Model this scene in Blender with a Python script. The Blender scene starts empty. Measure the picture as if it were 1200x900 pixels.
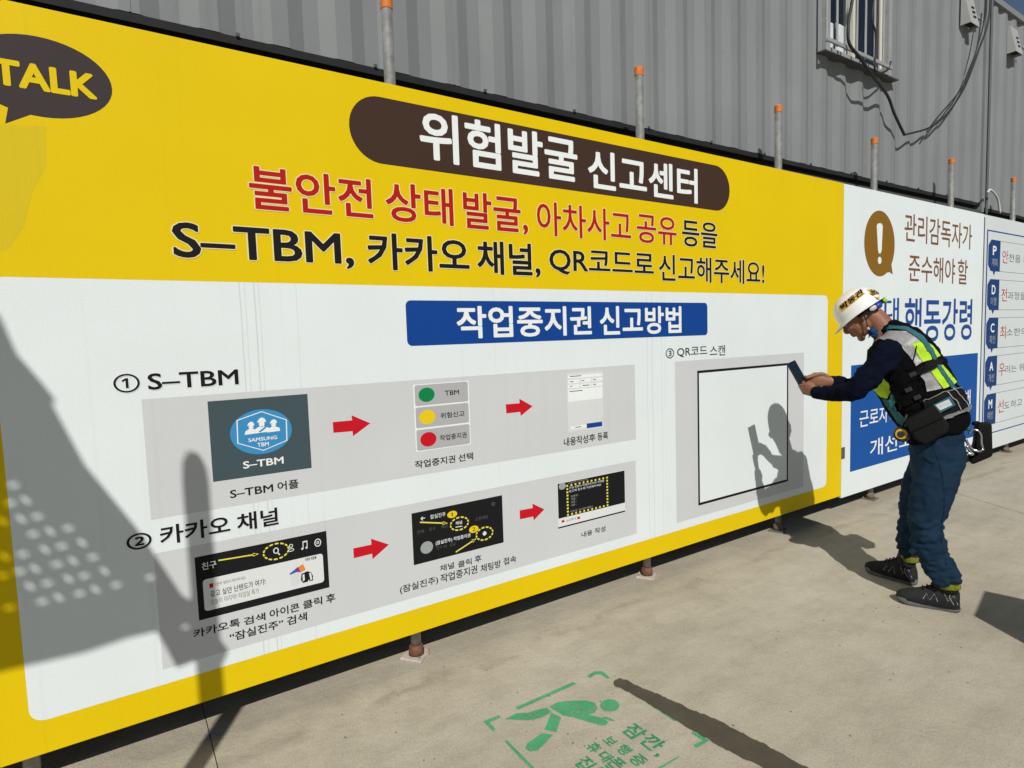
# Notice boards, containers and a worker holding up a phone
import bpy, bmesh, math, random
DATA = {'texts': [('headline', '위험발굴', 'white', 1.1696, 2.0611, 2.2556, 2.4751, 0.022, None), ('headline', '신고센터', 'white', 2.1314, 3.0002, 2.2385, 2.4438, 0.022, None),
           ('red', '불안전', 'red', 0.4594, 0.9413, 1.9812, 2.1432, 0.018, 'cream'), ('red', '상태', 'red', 0.9981, 1.3218, 1.9789, 2.1448, 0.018, 'cream'), ('red', '발굴,', 'red', 1.3728, 1.7346, 1.9674, 2.1451, 0.018, 'cream'),
           ('red', '아차사고', 'red', 1.7896, 2.4362, 1.9728, 2.1421, 0.012, 'cream'), ('red', '공유', 'red', 2.4803, 2.8079, 1.9778, 2.138, 0.012, 'cream'), ('blk', '등을', 'ink', 2.8547, 3.1817, 1.9793, 2.1362, 0.012, 'cream'),
           ('blk', 'S–TBM,', 'ink', 0.1952, 0.8485, 1.7691, 1.9131, 0.018, 'cream'), ('blk', '카카오', 'ink', 0.9074, 1.3962, 1.7711, 1.928, 0.022, 'cream'), ('blk', '채널,', 'ink', 1.4377, 1.8034, 1.7616, 1.927, 0.022, 'cream'),
           ('blk', 'QR코드로', 'ink', 1.8596, 2.6123, 1.7821, 1.9191, 0.015, 'cream'), ('blk', '신고해주세요!', 'ink', 2.6542, 3.6694, 1.7672, 1.923, 0.012, 'cream'),
           ('banner', '작업중지권', 'white', 1.3158, 2.1331, 1.4686, 1.6204, 0.022, None), ('banner', '신고방법', 'white', 2.1908, 2.8421, 1.4626, 1.6225, 0.022, None), ('step1', '①', 'ink', -0.013, 0.0639, 1.3203, 1.3853, 0.012, 'white'),
           ('step1', 'S–TBM', 'ink', 0.0871, 0.3794, 1.3239, 1.3823, 0.018, 'white'), ('step2', '②', 'ink', -0.0135, 0.062, 0.7685, 0.8266, 0.02, 'white'), ('step2', '카카오', 'ink', 0.087, 0.316, 0.766, 0.8362, 0.022, 'white'),
           ('step2', '채널', 'ink', 0.3397, 0.4894, 0.7634, 0.8332, 0.022, 'white'), ('step3', '③', 'ink', 2.7023, 2.7736, 1.3153, 1.3746, 0.01, None), ('step3', 'QR코드', 'ink', 2.8006, 3.0774, 1.3169, 1.3758, 0.004, None),
           ('step3', '스캔', 'ink', 3.1019, 3.2529, 1.3123, 1.3774, 0.004, None), ('icon1', 'S–TBM', 'white', 0.3746, 0.5221, 1.0021, 1.0304, 0.02, None), ('icon1', 'SAMSUNG', 'white', 0.3992, 0.5032, 1.1017, 1.116, 0.02, None),
           ('icon1', 'TBM', 'white', 0.4296, 0.4716, 1.0794, 1.0947, 0.02, None), ('cap', 'S–TBM', 'ink', 0.3227, 0.4769, 0.8974, 0.9278, 0.014, None), ('cap', '어플', 'ink', 0.4931, 0.5736, 0.8964, 0.9322, 0.014, None),
           ('buttons', 'TBM', 'ink', 1.2405, 1.3139, 1.2128, 1.2349, 0.01, None), ('buttons', '위험신고', 'ink', 1.2138, 1.3382, 1.1093, 1.1353, 0.012, None), ('buttons', '작업중지권', 'ink', 1.2063, 1.3454, 1.0072, 1.0338, 0.012, None),
           ('cap', '작업중지권', 'ink', 1.0772, 1.2812, 0.898, 0.9324, 0.014, None), ('cap', '선택', 'ink', 1.2974, 1.3763, 0.8971, 0.9332, 0.014, None), ('cap', '내용작성', 'ink', 1.9234, 2.0893, 0.8893, 0.9342, 0.011, None),
           ('cap', '후', 'ink', 2.0954, 2.142, 0.8936, 0.934, 0.011, None), ('cap', '등록', 'ink', 2.1564, 2.2334, 0.8922, 0.9338, 0.011, None), ('shot1', '친구', 'white', 0.2117, 0.2603, 0.6457, 0.6736, 0.01, None),
           ('shot1', '이번주 앱에서 확인하세요', 'grey', 0.2479, 0.3563, 0.5763, 0.5884, 0.0, None), ('shot1', '갖고 싶던 닌텐도가 여기!', 'ink', 0.233, 0.4263, 0.537, 0.5616, 0.004, None),
           ('shot1', '오늘이 마지막! 타임딜 특가', 'grey', 0.2321, 0.401, 0.5076, 0.5294, 0.0, None), ('shot1', '이벤트 종합몰', 'ink', 0.5805, 0.6261, 0.5928, 0.6054, 0.01, None),
           ('cap', '카카오톡', 'ink', 0.1685, 0.3267, 0.3982, 0.4313, 0.016, None), ('cap', '검색', 'ink', 0.3402, 0.4181, 0.3958, 0.427, 0.016, None), ('cap', '아이콘', 'ink', 0.4339, 0.5472, 0.396, 0.4305, 0.016, None),
           ('cap', '클릭', 'ink', 0.5619, 0.6393, 0.3973, 0.4316, 0.016, None), ('cap', '후', 'ink', 0.6544, 0.6935, 0.394, 0.4324, 0.016, None), ('cap', '“잠실진주”', 'ink', 0.2872, 0.4825, 0.3472, 0.3817, 0.016, None),
           ('cap', '검색', 'ink', 0.4969, 0.575, 0.3481, 0.3836, 0.016, None), ('shot2', '잠실진주', 'white', 1.141, 1.2189, 0.6557, 0.6757, 0.004, None), ('shot2', '전체', 'dim', 1.0735, 1.107, 0.5994, 0.6164, 0, None),
           ('shot2', '친구', 'dim', 1.1326, 1.1646, 0.6014, 0.6176, 0, None), ('shot2', '채팅', 'dim', 1.193, 1.2252, 0.6002, 0.6155, 0, None), ('shot2', '채널', 'white', 1.2689, 1.3033, 0.6022, 0.6184, 0.01, None),
           ('shot2', '오픈채팅', 'dim', 1.3757, 1.4441, 0.6005, 0.6175, 0, None), ('shot2', '(잠실진주) 작업중지권', 'white', 1.1626, 1.345, 0.527, 0.5483, 0.01, None), ('shot2', '친구 59 · 상담', 'dim', 1.1655, 1.2645, 0.5072, 0.5227, 0, None),
           ('shot2', '1', 'ink', 1.25, 1.256, 0.6488, 0.665, 0.0, None), ('shot2', '2', 'ink', 1.3568, 1.3736, 0.5546, 0.5721, 0.0, None), ('cap', '채널', 'ink', 1.179, 1.2522, 0.4003, 0.4304, 0.011, None),
           ('cap', '클릭', 'ink', 1.2728, 1.3464, 0.3959, 0.4266, 0.011, None), ('cap', '후', 'ink', 1.3629, 1.4008, 0.3969, 0.4318, 0.011, None), ('cap', '(잠실진주)', 'ink', 0.9791, 1.167, 0.3453, 0.3851, 0.011, None),
           ('cap', '작업중지권', 'ink', 1.1792, 1.3757, 0.3462, 0.3866, 0.011, None), ('cap', '채팅방', 'ink', 1.3949, 1.5091, 0.3426, 0.3804, 0.011, None), ('cap', '접속', 'ink', 1.5255, 1.6012, 0.3471, 0.3828, 0.011, None),
           ('cap', '내용', 'ink', 2.0277, 2.1045, 0.379, 0.4088, 0.01, None), ('cap', '작성', 'ink', 2.1211, 2.2003, 0.3793, 0.4106, 0.01, None), ('shot3', '(잠실진주) 작업중지권', 'dimw', 1.943, 2.0807, 0.686, 0.6954, 0, None),
           ('shot3', '작업 상황의 위험성에 따라 아래를', 'white', 1.9498, 2.1976, 0.6587, 0.6708, 0, None), ('shot3', '참고해 접수해 작성해주세요', 'white', 1.9493, 2.1753, 0.6405, 0.653, 0, None),
           ('shot3', '업체명 :', 'dimw', 1.9615, 2.0146, 0.6117, 0.6224, 0, None), ('shot3', '이름 :', 'dimw', 1.961, 1.9984, 0.5966, 0.6074, 0, None), ('shot3', '공종 :', 'dimw', 1.9604, 1.9979, 0.5802, 0.591, 0, None),
           ('shot3', '내용 :', 'dimw', 1.9599, 1.9974, 0.5638, 0.5745, 0, None), ('shot3', '사진도 보내주세요!!', 'dimw', 1.9535, 2.1111, 0.5302, 0.5419, 0, None), ('shot3', '신고하기', 'ink', 1.925, 1.9911, 0.4866, 0.4986, 0, None),
           ('bubble', 'TALK', 'yellow', -0.255, 0.0089, 2.2914, 2.3721, 0.038, None), ('b2', '관리감독자가', 'brown', 5.6501, 7.0443, 2.1783, 2.4178, 0.004, None), ('b2', '준수해야', 'brown', 5.7389, 6.6759, 1.8424, 2.0766, 0.004, None),
           ('b2', '할', 'brown', 6.7367, 6.9668, 1.8435, 2.0776, 0.004, None), ('b2', '대', 'navy', 5.3219, 5.5751, 1.4895, 1.7001, 0.012, None), ('b2', '행동강령', 'navy', 5.6798, 7.0959, 1.3041, 1.7035, 0.012, None),
           ('b2', '근로자', 'white', 4.9417, 5.4126, 0.6554, 0.7956, 0.006, None), ('b2', '의 위험에 대', 'white', 5.45, 6.863, 0.64, 0.7973, 0.006, None), ('b2', '해', 'white', 6.9204, 7.1083, 0.6546, 0.8057, 0.006, None),
           ('b2', '개선조치 한다', 'white', 5.1174, 6.6884, 0.3899, 0.5393, 0.006, None)],
 'shapes': [('head', 'headline_band', 'rect', 'brownp', [0.8568, 3.3058, 2.2138, 2.4878, 9], 1), ('head', 'banner_band', 'rect', 'blue', [1.0679, 3.082, 1.4442, 1.644, 0.025], 2),
            ('row1', 'grey_box', 'rect', 'lgrey', [0.0648, 2.4478, 0.8652, 1.2934, 0], 2), ('row2', 'grey_box', 'rect', 'lgrey', [0.0642, 2.4421, 0.3144, 0.743, 0], 2),
            ('qr', 'grey_box', 'rect', 'lgrey', [2.7811, 4.1484, 0.3078, 1.293, 0], 2), ('qr', 'frame', 'frame', 'ink', [2.981, 3.952, 0.3792, 1.2273, 0.016], 4),
            ('qr', 'blank_square', 'rect', 'coolwhite', [2.981, 3.952, 0.3792, 1.2273, 0], 3), ('icon1', 'icon_tile', 'rect', 'slate', [0.2692, 0.6284, 0.9686, 1.2688, 0], 3),
            ('icon1', 'badge', 'ell', 'skyblue', [0.4487, 1.1365, 0.1117, 0.0864, 0, 0], 4),
            ('icon1', 'hexagon_ring', 'poly', 'white', [(0.4527, 1.2157), (0.544, 1.1741), (0.5412, 1.0907), (0.4502, 1.0621), (0.3598, 1.1015), (0.3621, 1.19)], 5),
            ('icon1', 'hexagon_fill', 'poly', 'skyblue', [(0.4526, 1.2123), (0.5397, 1.1725), (0.537, 1.0929), (0.4502, 1.0656), (0.3638, 1.1032), (0.366, 1.1877)], 6),
            ('icon1', 'figure', 'poly', 'white', [(0.3874, 1.1314), (0.3905, 1.1439), (0.4028, 1.1514), (0.4193, 1.1509), (0.432, 1.1443), (0.4337, 1.1325)], 7),
            ('icon1', 'figure', 'ell', 'white', [0.4116, 1.1594, 0.0083, 0.0102, 0, 0], 8), ('icon1', 'figure', 'poly', 'white', [(0.3977, 1.1648), (0.4042, 1.1755), (0.4128, 1.1798), (0.4208, 1.1751), (0.4249, 1.1644)], 9),
            ('icon1', 'figure', 'poly', 'white', [(0.4206, 1.1326), (0.4244, 1.1479), (0.4396, 1.1572), (0.4602, 1.1565), (0.476, 1.1485), (0.4782, 1.1339)], 8),
            ('icon1', 'figure', 'ell', 'white', [0.4504, 1.1671, 0.0103, 0.0125, 0, 0], 8), ('icon1', 'figure', 'poly', 'white', [(0.4333, 1.1736), (0.4414, 1.1869), (0.452, 1.1922), (0.462, 1.1864), (0.4671, 1.1732)], 9),
            ('icon1', 'figure', 'poly', 'white', [(0.4684, 1.1314), (0.4716, 1.144), (0.4843, 1.1517), (0.5015, 1.1512), (0.5147, 1.1445), (0.5165, 1.1325)], 7),
            ('icon1', 'figure', 'ell', 'white', [0.4934, 1.1599, 0.0086, 0.0104, 0, 0], 8), ('icon1', 'figure', 'poly', 'white', [(0.479, 1.1653), (0.4857, 1.1763), (0.4946, 1.1807), (0.5029, 1.1759), (0.5072, 1.165)], 9),
            ('icon1', 'wrench', 'poly', 'skyblue', [(0.4374, 1.1385), (0.4438, 1.1349), (0.4635, 1.1485), (0.4708, 1.1586), (0.4656, 1.162), (0.4583, 1.1527)], 10),
            ('arrow', 'arrow', 'poly', 'arrowred', [(0.7233, 1.1448), (0.8043, 1.144), (0.8035, 1.1652), (0.8822, 1.1233), (0.8046, 1.0768), (0.8038, 1.098), (0.7237, 1.1005)], 3),
            ('arrow', 'arrow', 'poly', 'arrowred', [(1.5695, 1.1435), (1.6515, 1.1419), (1.651, 1.1646), (1.7297, 1.1201), (1.6559, 1.0778), (1.6539, 1.0985), (1.5717, 1.0985)], 3),
            ('arrow', 'arrow', 'poly', 'arrowred', [(0.78, 0.6009), (0.8599, 0.5999), (0.8592, 0.6261), (0.9386, 0.5824), (0.8616, 0.5352), (0.8609, 0.5595), (0.7807, 0.5583)], 3),
            ('arrow', 'arrow', 'poly', 'arrowred', [(1.6311, 0.6039), (1.7122, 0.6015), (1.7102, 0.6243), (1.7849, 0.5808), (1.7155, 0.5359), (1.7134, 0.5564), (1.6321, 0.5583)], 3),
            ('buttons', 'button_sheet', 'rect', 'white', [1.0864, 1.3672, 0.972, 1.2734, 0], 3), ('buttons', 'button', 'rect', 'midgrey', [1.0926, 1.3618, 1.177, 1.2695, 0.008], 4),
            ('buttons', 'lamp', 'ell', 'green', [1.1496, 1.2239, 0.0396, 0.0323, 0, 0], 5), ('buttons', 'button', 'rect', 'midgrey', [1.0925, 1.3617, 1.0774, 1.17, 0.008], 4),
            ('buttons', 'lamp', 'ell', 'amber', [1.1486, 1.123, 0.0397, 0.0324, 0, 0], 5), ('buttons', 'button', 'rect', 'midgrey', [1.0918, 1.3626, 0.9761, 1.0694, 0.008], 4),
            ('buttons', 'lamp', 'ell', 'arrowred', [1.1492, 1.0224, 0.0399, 0.0326, 0, 0], 5), ('form', 'form_sheet', 'rect', 'pgrey', [1.9534, 2.2032, 0.9602, 1.2729, 0], 3),
            ('form', 'form_field', 'rect', 'white', [1.9622, 2.203, 1.2433, 1.2599, 0], 4), ('form', 'form_field', 'rect', 'white', [1.9614, 2.0382, 1.2175, 1.2368, 0], 4),
            ('form', 'form_field', 'rect', 'white', [2.0455, 2.1191, 1.218, 1.2372, 0], 4), ('form', 'form_field', 'rect', 'white', [2.1276, 2.2024, 1.2192, 1.2367, 0], 4),
            ('form', 'form_field', 'rect', 'white', [1.9606, 2.0373, 1.1916, 1.2112, 0], 4), ('form', 'form_field', 'rect', 'white', [2.0447, 2.1183, 1.1915, 1.2108, 0], 4),
            ('form', 'form_field', 'rect', 'white', [2.1268, 2.2016, 1.1912, 1.2102, 0], 4), ('form', 'form_field', 'rect', 'white', [1.9596, 2.2008, 1.1218, 1.1856, 0], 4),
            ('form', 'form_field', 'rect', 'white', [1.9694, 2.0793, 0.9739, 0.9904, 0], 4), ('form', 'submit_button', 'rect', 'blue', [2.0826, 2.1928, 0.9688, 0.9943, 0], 4),
            ('form', 'form_text', 'rect', 'ink', [1.9752, 2.0519, 1.2524, 1.2561, 0], 5), ('form', 'form_text', 'rect', 'ink', [1.9754, 1.9974, 1.2247, 1.2283, 0], 5),
            ('form', 'form_text', 'rect', 'ink', [2.0522, 2.0717, 1.2253, 1.229, 0], 5), ('form', 'form_text', 'rect', 'ink', [2.1348, 2.1544, 1.2262, 1.23, 0], 5),
            ('form', 'form_text', 'rect', 'ink', [1.9758, 1.9896, 1.2009, 1.2045, 0], 5), ('form', 'form_text', 'rect', 'ink', [2.0574, 2.1086, 1.1992, 1.2029, 0], 5),
            ('form', 'form_text', 'rect', 'ink', [2.1341, 2.1536, 1.2, 1.2037, 0], 5), ('form', 'form_text', 'rect', 'ink', [1.9692, 2.0584, 1.1736, 1.1772, 0], 5),
            ('form', 'form_text', 'rect', 'ink', [2.0024, 2.0424, 0.9805, 0.9842, 0], 5), ('shot1', 'screenshot', 'rect', 'black', [0.19, 0.672, 0.4604, 0.6995, 0], 3),
            ('shot1', 'card', 'rect', 'pwhite', [0.2108, 0.6522, 0.4891, 0.6094, 0.012], 4), ('shot1', 'tag_square', 'rect', 'arrowred', [0.2318, 0.245, 0.5729, 0.5898, 0], 5),
            ('shot1', 'pointer', 'poly', 'lemon', [(0.2681, 0.6728), (0.4003, 0.6661), (0.4001, 0.6611), (0.2679, 0.6678)], 5), ('shot1', 'pointer', 'poly', 'lemon', [(0.4102, 0.6631), (0.3886, 0.6712), (0.3879, 0.6572)], 5),
            ('shot1', 'dashed_ring', 'ell', 'lemon', [0.4733, 0.6583, 0.0498, 0.0339, 0.006, 14], 5), ('shot1', 'magnifier', 'ell', 'pwhite', [0.4728, 0.6616, 0.0106, 0.0124, 0.004, 0], 5),
            ('shot1', 'magnifier', 'poly', 'pwhite', [(0.4813, 0.6522), (0.4878, 0.643), (0.4838, 0.6402), (0.4773, 0.6494)], 5), ('shot1', 'person_icon', 'ell', 'pwhite', [0.53, 0.6678, 0.0077, 0.0076, 0.003, 0], 5),
            ('shot1', 'person_icon', 'ell', 'pwhite', [0.5296, 0.6514, 0.0116, 0.0066, 0.003, 0], 6), ('shot1', 'note_icon', 'poly', 'pwhite', [(0.5785, 0.6753), (0.5779, 0.6458), (0.5745, 0.6458), (0.5751, 0.6753)], 5),
            ('shot1', 'note_icon', 'poly', 'pwhite', [(0.5945, 0.6751), (0.5939, 0.6472), (0.5905, 0.6472), (0.5911, 0.6751)], 5),
            ('shot1', 'note_icon', 'poly', 'pwhite', [(0.5766, 0.6761), (0.5931, 0.6769), (0.5933, 0.6709), (0.5768, 0.6701)], 6), ('shot1', 'note_icon', 'ell', 'pwhite', [0.573, 0.6465, 0.0042, 0.0044, 0, 0], 6),
            ('shot1', 'note_icon', 'ell', 'pwhite', [0.5896, 0.6473, 0.0042, 0.0044, 0, 0], 6), ('shot1', 'gear_icon', 'ell', 'pwhite', [0.6351, 0.658, 0.0136, 0.0167, 0.004, 0], 5),
            ('shot1', 'gear_icon', 'ell', 'pwhite', [0.635, 0.6582, 0.0054, 0.0064, 0.003, 0], 5),
            ('shot1', 'device', 'poly', 'ink',
             [(0.564, 0.5452), (0.5747, 0.547), (0.5856, 0.55), (0.6013, 0.5427), (0.6085, 0.5256), (0.6074, 0.506), (0.5939, 0.5067), (0.5906, 0.5149), (0.5858, 0.5059), (0.5671, 0.5063), (0.5599, 0.521)], 5),
            ('shot1', 'device', 'poly', 'pwhite', [(0.5673, 0.5388), (0.5745, 0.5426), (0.5757, 0.517), (0.5674, 0.5118)], 6),
            ('shot1', 'device', 'poly', 'pwhite', [(0.5931, 0.5408), (0.6012, 0.5404), (0.605, 0.5123), (0.5978, 0.5085)], 6),
            ('shot1', 'device', 'poly', 'pgrey', [(0.5188, 0.5538), (0.5642, 0.5496), (0.5619, 0.5093), (0.5233, 0.5065)], 5),
            ('shot1', 'device_screen', 'poly', 'azure', [(0.5179, 0.5568), (0.5526, 0.5771), (0.5557, 0.5585), (0.5207, 0.5516)], 6),
            ('shot1', 'device_screen', 'poly', 'violet', [(0.5417, 0.5714), (0.5552, 0.577), (0.5644, 0.5519), (0.5451, 0.5567)], 7),
            ('shot1', 'device_screen', 'poly', 'orange', [(0.5525, 0.576), (0.5721, 0.5841), (0.5807, 0.5579), (0.5607, 0.5528)], 8), ('shot2', 'screenshot', 'rect', 'black', [1.0506, 1.5306, 0.4622, 0.6993, 0], 3),
            ('shot2', 'pointer', 'poly', 'lemon', [(1.0902, 0.6547), (1.2178, 0.6249), (1.2164, 0.6191), (1.0888, 0.6489)], 5), ('shot2', 'pointer', 'poly', 'lemon', [(1.2288, 0.6193), (1.205, 0.6335), (1.2012, 0.6171)], 5),
            ('shot2', 'pointer', 'poly', 'lemon', [(1.263, 0.477), (1.3673, 0.5144), (1.3693, 0.5088), (1.265, 0.4714)], 5), ('shot2', 'pointer', 'poly', 'lemon', [(1.3796, 0.5157), (1.3519, 0.5146), (1.3576, 0.4988)], 5),
            ('shot2', 'dashed_ring', 'ell', 'lemon', [1.2895, 0.6054, 0.0504, 0.0333, 0.007, 12], 5), ('shot2', 'dashed_ring', 'ell', 'lemon', [1.4236, 0.5294, 0.0494, 0.034, 0.007, 12], 5),
            ('shot2', 'number_dot', 'ell', 'amber', [1.2534, 0.6564, 0.0259, 0.0166, 0, 0], 5), ('shot2', 'number_dot', 'ell', 'amber', [1.3652, 0.5628, 0.0259, 0.0171, 0, 0], 5),
            ('shot2', 'chat_dot', 'ell', 'pwhite', [1.4238, 0.53, 0.0105, 0.0101, 0, 0], 5), ('shot2', 'avatar', 'ell', 'stone', [1.1177, 0.5292, 0.0311, 0.0281, 0, 0], 5),
            ('shot2', 'person_icon', 'ell', 'dim', [1.4788, 0.665, 0.0097, 0.0092, 0.004, 0], 5), ('shot2', 'underline', 'poly', 'pwhite', [(1.2682, 0.5947), (1.3038, 0.5923), (1.3036, 0.5883), (1.268, 0.5907)], 5),
            ('shot2', 'back_arrow', 'poly', 'pwhite', [(1.0947, 0.6695), (1.1155, 0.6691), (1.1155, 0.6651), (1.0947, 0.6655)], 5),
            ('shot2', 'back_arrow', 'poly', 'pwhite', [(1.0935, 0.6691), (1.1028, 0.6757), (1.1052, 0.6725), (1.0959, 0.6659)], 6),
            ('shot2', 'back_arrow', 'poly', 'pwhite', [(1.0961, 0.6689), (1.1057, 0.6597), (1.1029, 0.6569), (1.0933, 0.6661)], 6), ('shot3', 'screenshot_sheet', 'rect', 'pwhite', [1.8722, 2.3536, 0.4659, 0.702, 0], 3),
            ('shot3', 'screenshot', 'rect', 'black', [1.8748, 2.3529, 0.5132, 0.6982, 0], 4), ('shot3', 'screen_bar', 'rect', 'black', [1.8708, 2.3517, 0.4604, 0.468, 0], 4),
            ('shot3', 'avatar', 'ell', 'stone', [1.9053, 0.6818, 0.0235, 0.0181, 0, 0], 5), ('shot3', 'dotted_frame', 'dots', 'lemon', [1.9381, 2.22, 0.5222, 0.6782], 5),
            ('shot3', 'siren', 'rect', 'arrowred', [1.8952, 1.9135, 0.4877, 0.5005, 0], 5), ('shot3', 'siren', 'rect', 'arrowred', [2.0013, 2.0203, 0.4851, 0.4981, 0], 5),
            ('bubble', 'bubble_shape', 'ell', 'talkdark', [-0.1372, 2.335, 0.1892, 0.1234, 0, 0], 1),
            ('bubble', 'bubble_tail', 'poly', 'talkdark', [(-0.231, 2.2528), (-0.223, 2.2312), (-0.2347, 2.1757), (-0.1676, 2.2152), (-0.1585, 2.2533)], 2),
            ('patch', 'worn_patch', 'poly', 'oldyellow', [(-0.2876, 2.1642), (-0.1337, 2.1842), (-0.1428, 2.0584), (-0.1832, 1.9742), (-0.2123, 1.8658), (-0.2551, 1.7918), (-0.3168, 1.7782)], 1),
            ('b2', 'blue_box', 'rect', 'blue2', [4.8051, 7.267, 0.3156, 1.1651, 0], 1), ('b2', 'speech_oval', 'ell', 'ochre', [5.233, 2.1332, 0.2502, 0.2636, 0, 0], 1),
            ('b2', 'speech_tail', 'poly', 'ochre', [(5.3353, 1.9004), (5.4295, 1.9816), (5.4587, 1.8919), (5.3993, 1.9103)], 2),
            ('b2', 'exclamation', 'poly', 'white', [(5.1769, 2.273), (5.1978, 2.2926), (5.2536, 2.2969), (5.2761, 2.2774), (5.2632, 2.0817), (5.2483, 2.0565), (5.2172, 2.055), (5.2041, 2.0786)], 3),
            ('b2', 'exclamation', 'ell', 'white', [5.233, 1.9993, 0.0297, 0.0289, 0, 0], 3)],
 'K': {'panelY': {'x1': 4.673, 'z0': 0.146, 'z1': 2.55},
       'inner': {'x0': -0.315, 'x1': 4.46, 'z0': 0.259, 'z1': 1.706},
       'b3x0': 7.3347,
       'frameL': (7.4153, 1.2768),
       'frameT': (7.484, 2.4036),
       'Ptl': (7.4365, 2.3024),
       'Ptr': (7.7572, 2.3137),
       'Pbl': (7.4874, 1.993),
       'Ptip': (7.6136, 1.9486),
       'Dtop': (7.77, 1.9117),
       'Dbot': (7.79, 1.5942),
       'Ctop': (7.7679, 1.5174),
       'Cbot': (7.7789, 1.1939),
       'Atop': (7.7614, 1.117),
       'Abot': (7.774, 0.7991),
       'Mtop': (7.7683, 0.7202),
       'Mbot': (7.7862, 0.3917),
       'tabL': (7.4737, 1.0113),
       'Pl': (7.5756, 2.2464),
       'Plb': (7.6703, 2.1603),
       'Kt': (7.5492, 2.1198),
       'Kb': (7.6896, 2.0562),
       'Rl': (7.8391, 2.2216),
       'Rr': (7.9929, 2.0862),
       'Tl': (7.9965, 2.1887),
       'Tb': (8.4674, 2.1178),
       'seam': (8.6333, 0.3019),
       'seam2': (7.7066, 0.3022),
       'hingeT': (4.6984, 0.5301),
       'hingeB': (4.7128, 0.44),
       'poles': [(1.075, 2.936), (2.594, 2.974), (3.943, 3.009), (5.277, 2.993), (6.744, 3.026), (8.33, 3.037)],
       'c_wbl': (4.805, 0.287, 3.616),
       'c_wbr': (5.953, 0.269, 3.645),
       'c_wtl': (4.896, 0.285, 4.068),
       'c_wtr': (5.901, 0.27, 4.334),
       'c_railL': (4.9, 0.285, 3.775),
       'c_railR': (5.948, 0.269, 3.777),
       'c_sill0': (4.805, 0.287, 3.603),
       'c_sill1': (5.968, 0.269, 3.633),
       'c_corner': (7.85, 0.241, 3.807),
       'c_corner2': (8.112, 0.237, 3.853),
       'c_fxa': (7.342, 0.249, 4.715),
       'c_fxb': (7.375, 0.248, 4.476),
       'c_fxc': (7.779, 0.242, 4.574),
       'c_fx2': (8.769, 0.227, 4.573),
       'c_bar1': (5.084, 0.282, 3.918),
       'c_bar2': (5.238, 0.28, 3.956),
       'c_bar3': (5.37, 0.278, 3.988),
       'c_bar4': (5.533, 0.276, 4.028),
       'c_bar5': (5.702, 0.273, 4.069),
       'c_barR': (5.818, 0.271, 4.097),
       'c_cab1': (5.25, 0.28, 3.993),
       'c_cab2': (5.267, 0.28, 3.826),
       'c_cab3': (5.91, 0.27, 3.534),
       'c_cab4': (6.234, 0.265, 3.226),
       'c_cab5': (6.737, 0.258, 3.391),
       'c_cab6': (7.276, 0.25, 3.788),
       'c_cab7': (7.65, 0.244, 4.287),
       'c_cab8': (7.879, 0.241, 4.685),
       'c_cab9': (7.867, 0.241, 4.854),
       'c_e1': (5.258, 0.28, 3.605),
       'c_e2': (5.371, 0.278, 3.314),
       'c_e3': (5.51, 0.276, 3.26),
       'c_e4': (5.626, 0.274, 3.178),
       'c_e5': (5.801, 0.272, 3.19),
       'c_e6': (5.894, 0.27, 3.071),
       'c_e7': (6.08, 0.267, 3.059),
       'c_e8': (6.235, 0.265, 3.211),
       'c_e9': (5.559, 0.275, 3.561),
       'c_e10': (5.521, 0.276, 3.39),
       'c_e11': (5.412, 0.278, 3.314),
       'c_bot': (5.356, 0.278, 2.76),
       'c_w1': (7.826, 0.241, 2.843),
       'c_w2': (7.911, 0.24, 2.878),
       'c_w3': (8.094, 0.237, 2.805),
       'c_w4': (8.172, 0.236, 2.655),
       'top2': [(8.541, 5.046), (9.305, 5.086)],
       'bars': [4.755, 4.905, 5.041, 5.206, 5.345, 5.494, 5.641],
       'rail': [(4.707, 0.178, 3.684), (5.759, 0.162, 3.681)],
       'cabA': [(5.074, 0.133, 4.206), (5.016, 0.133, 3.998), (4.975, 0.134, 3.859), (4.984, 0.134, 3.7), (5.152, 0.131, 3.619), (5.34, 0.129, 3.525), (5.763, 0.202, 3.468), (5.887, 0.2, 3.337), (6.078, 0.198, 3.182)],
       'cabW': [(5.428, 0.147, 4.283), (5.368, 0.148, 3.998), (5.425, 0.147, 3.891), (5.43, 0.147, 3.728), (5.42, 0.147, 3.603), (5.531, 0.166, 3.592), (5.672, 0.164, 3.649), (5.728, 0.163, 3.731)]},
 'G': {'corners': [(1.6583, -0.5443), (1.6773, -1.0978), (1.081, -0.541)],
       'polys': [('head',
                  [(1.5667, -0.7642), (1.5561, -0.7724), (1.5433, -0.7771), (1.5299, -0.778), (1.5171, -0.775), (1.5063, -0.7683), (1.4987, -0.7588), (1.495, -0.7474), (1.4956, -0.7352), (1.5006, -0.7236), (1.5094, -0.7137),
                   (1.5212, -0.7068), (1.5347, -0.7036), (1.5484, -0.7045), (1.5607, -0.7095), (1.5703, -0.718), (1.5761, -0.729), (1.5774, -0.7413), (1.5741, -0.7535)]),
                 ('torso',
                  [(1.3376, -0.607), (1.3802, -0.6004), (1.4345, -0.6283), (1.4836, -0.6628), (1.5003, -0.6927), (1.4873, -0.7226), (1.4591, -0.7419), (1.4305, -0.7372), (1.4627, -0.7868), (1.4623, -0.8134), (1.4388, -0.8225),
                   (1.4176, -0.8008), (1.3937, -0.7551), (1.3733, -0.7162), (1.3484, -0.6817)]),
                 ('phone', [(1.4625, -0.7786), (1.4749, -0.783), (1.4879, -0.8212), (1.4809, -0.8239), (1.4649, -0.7964)]),
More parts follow.
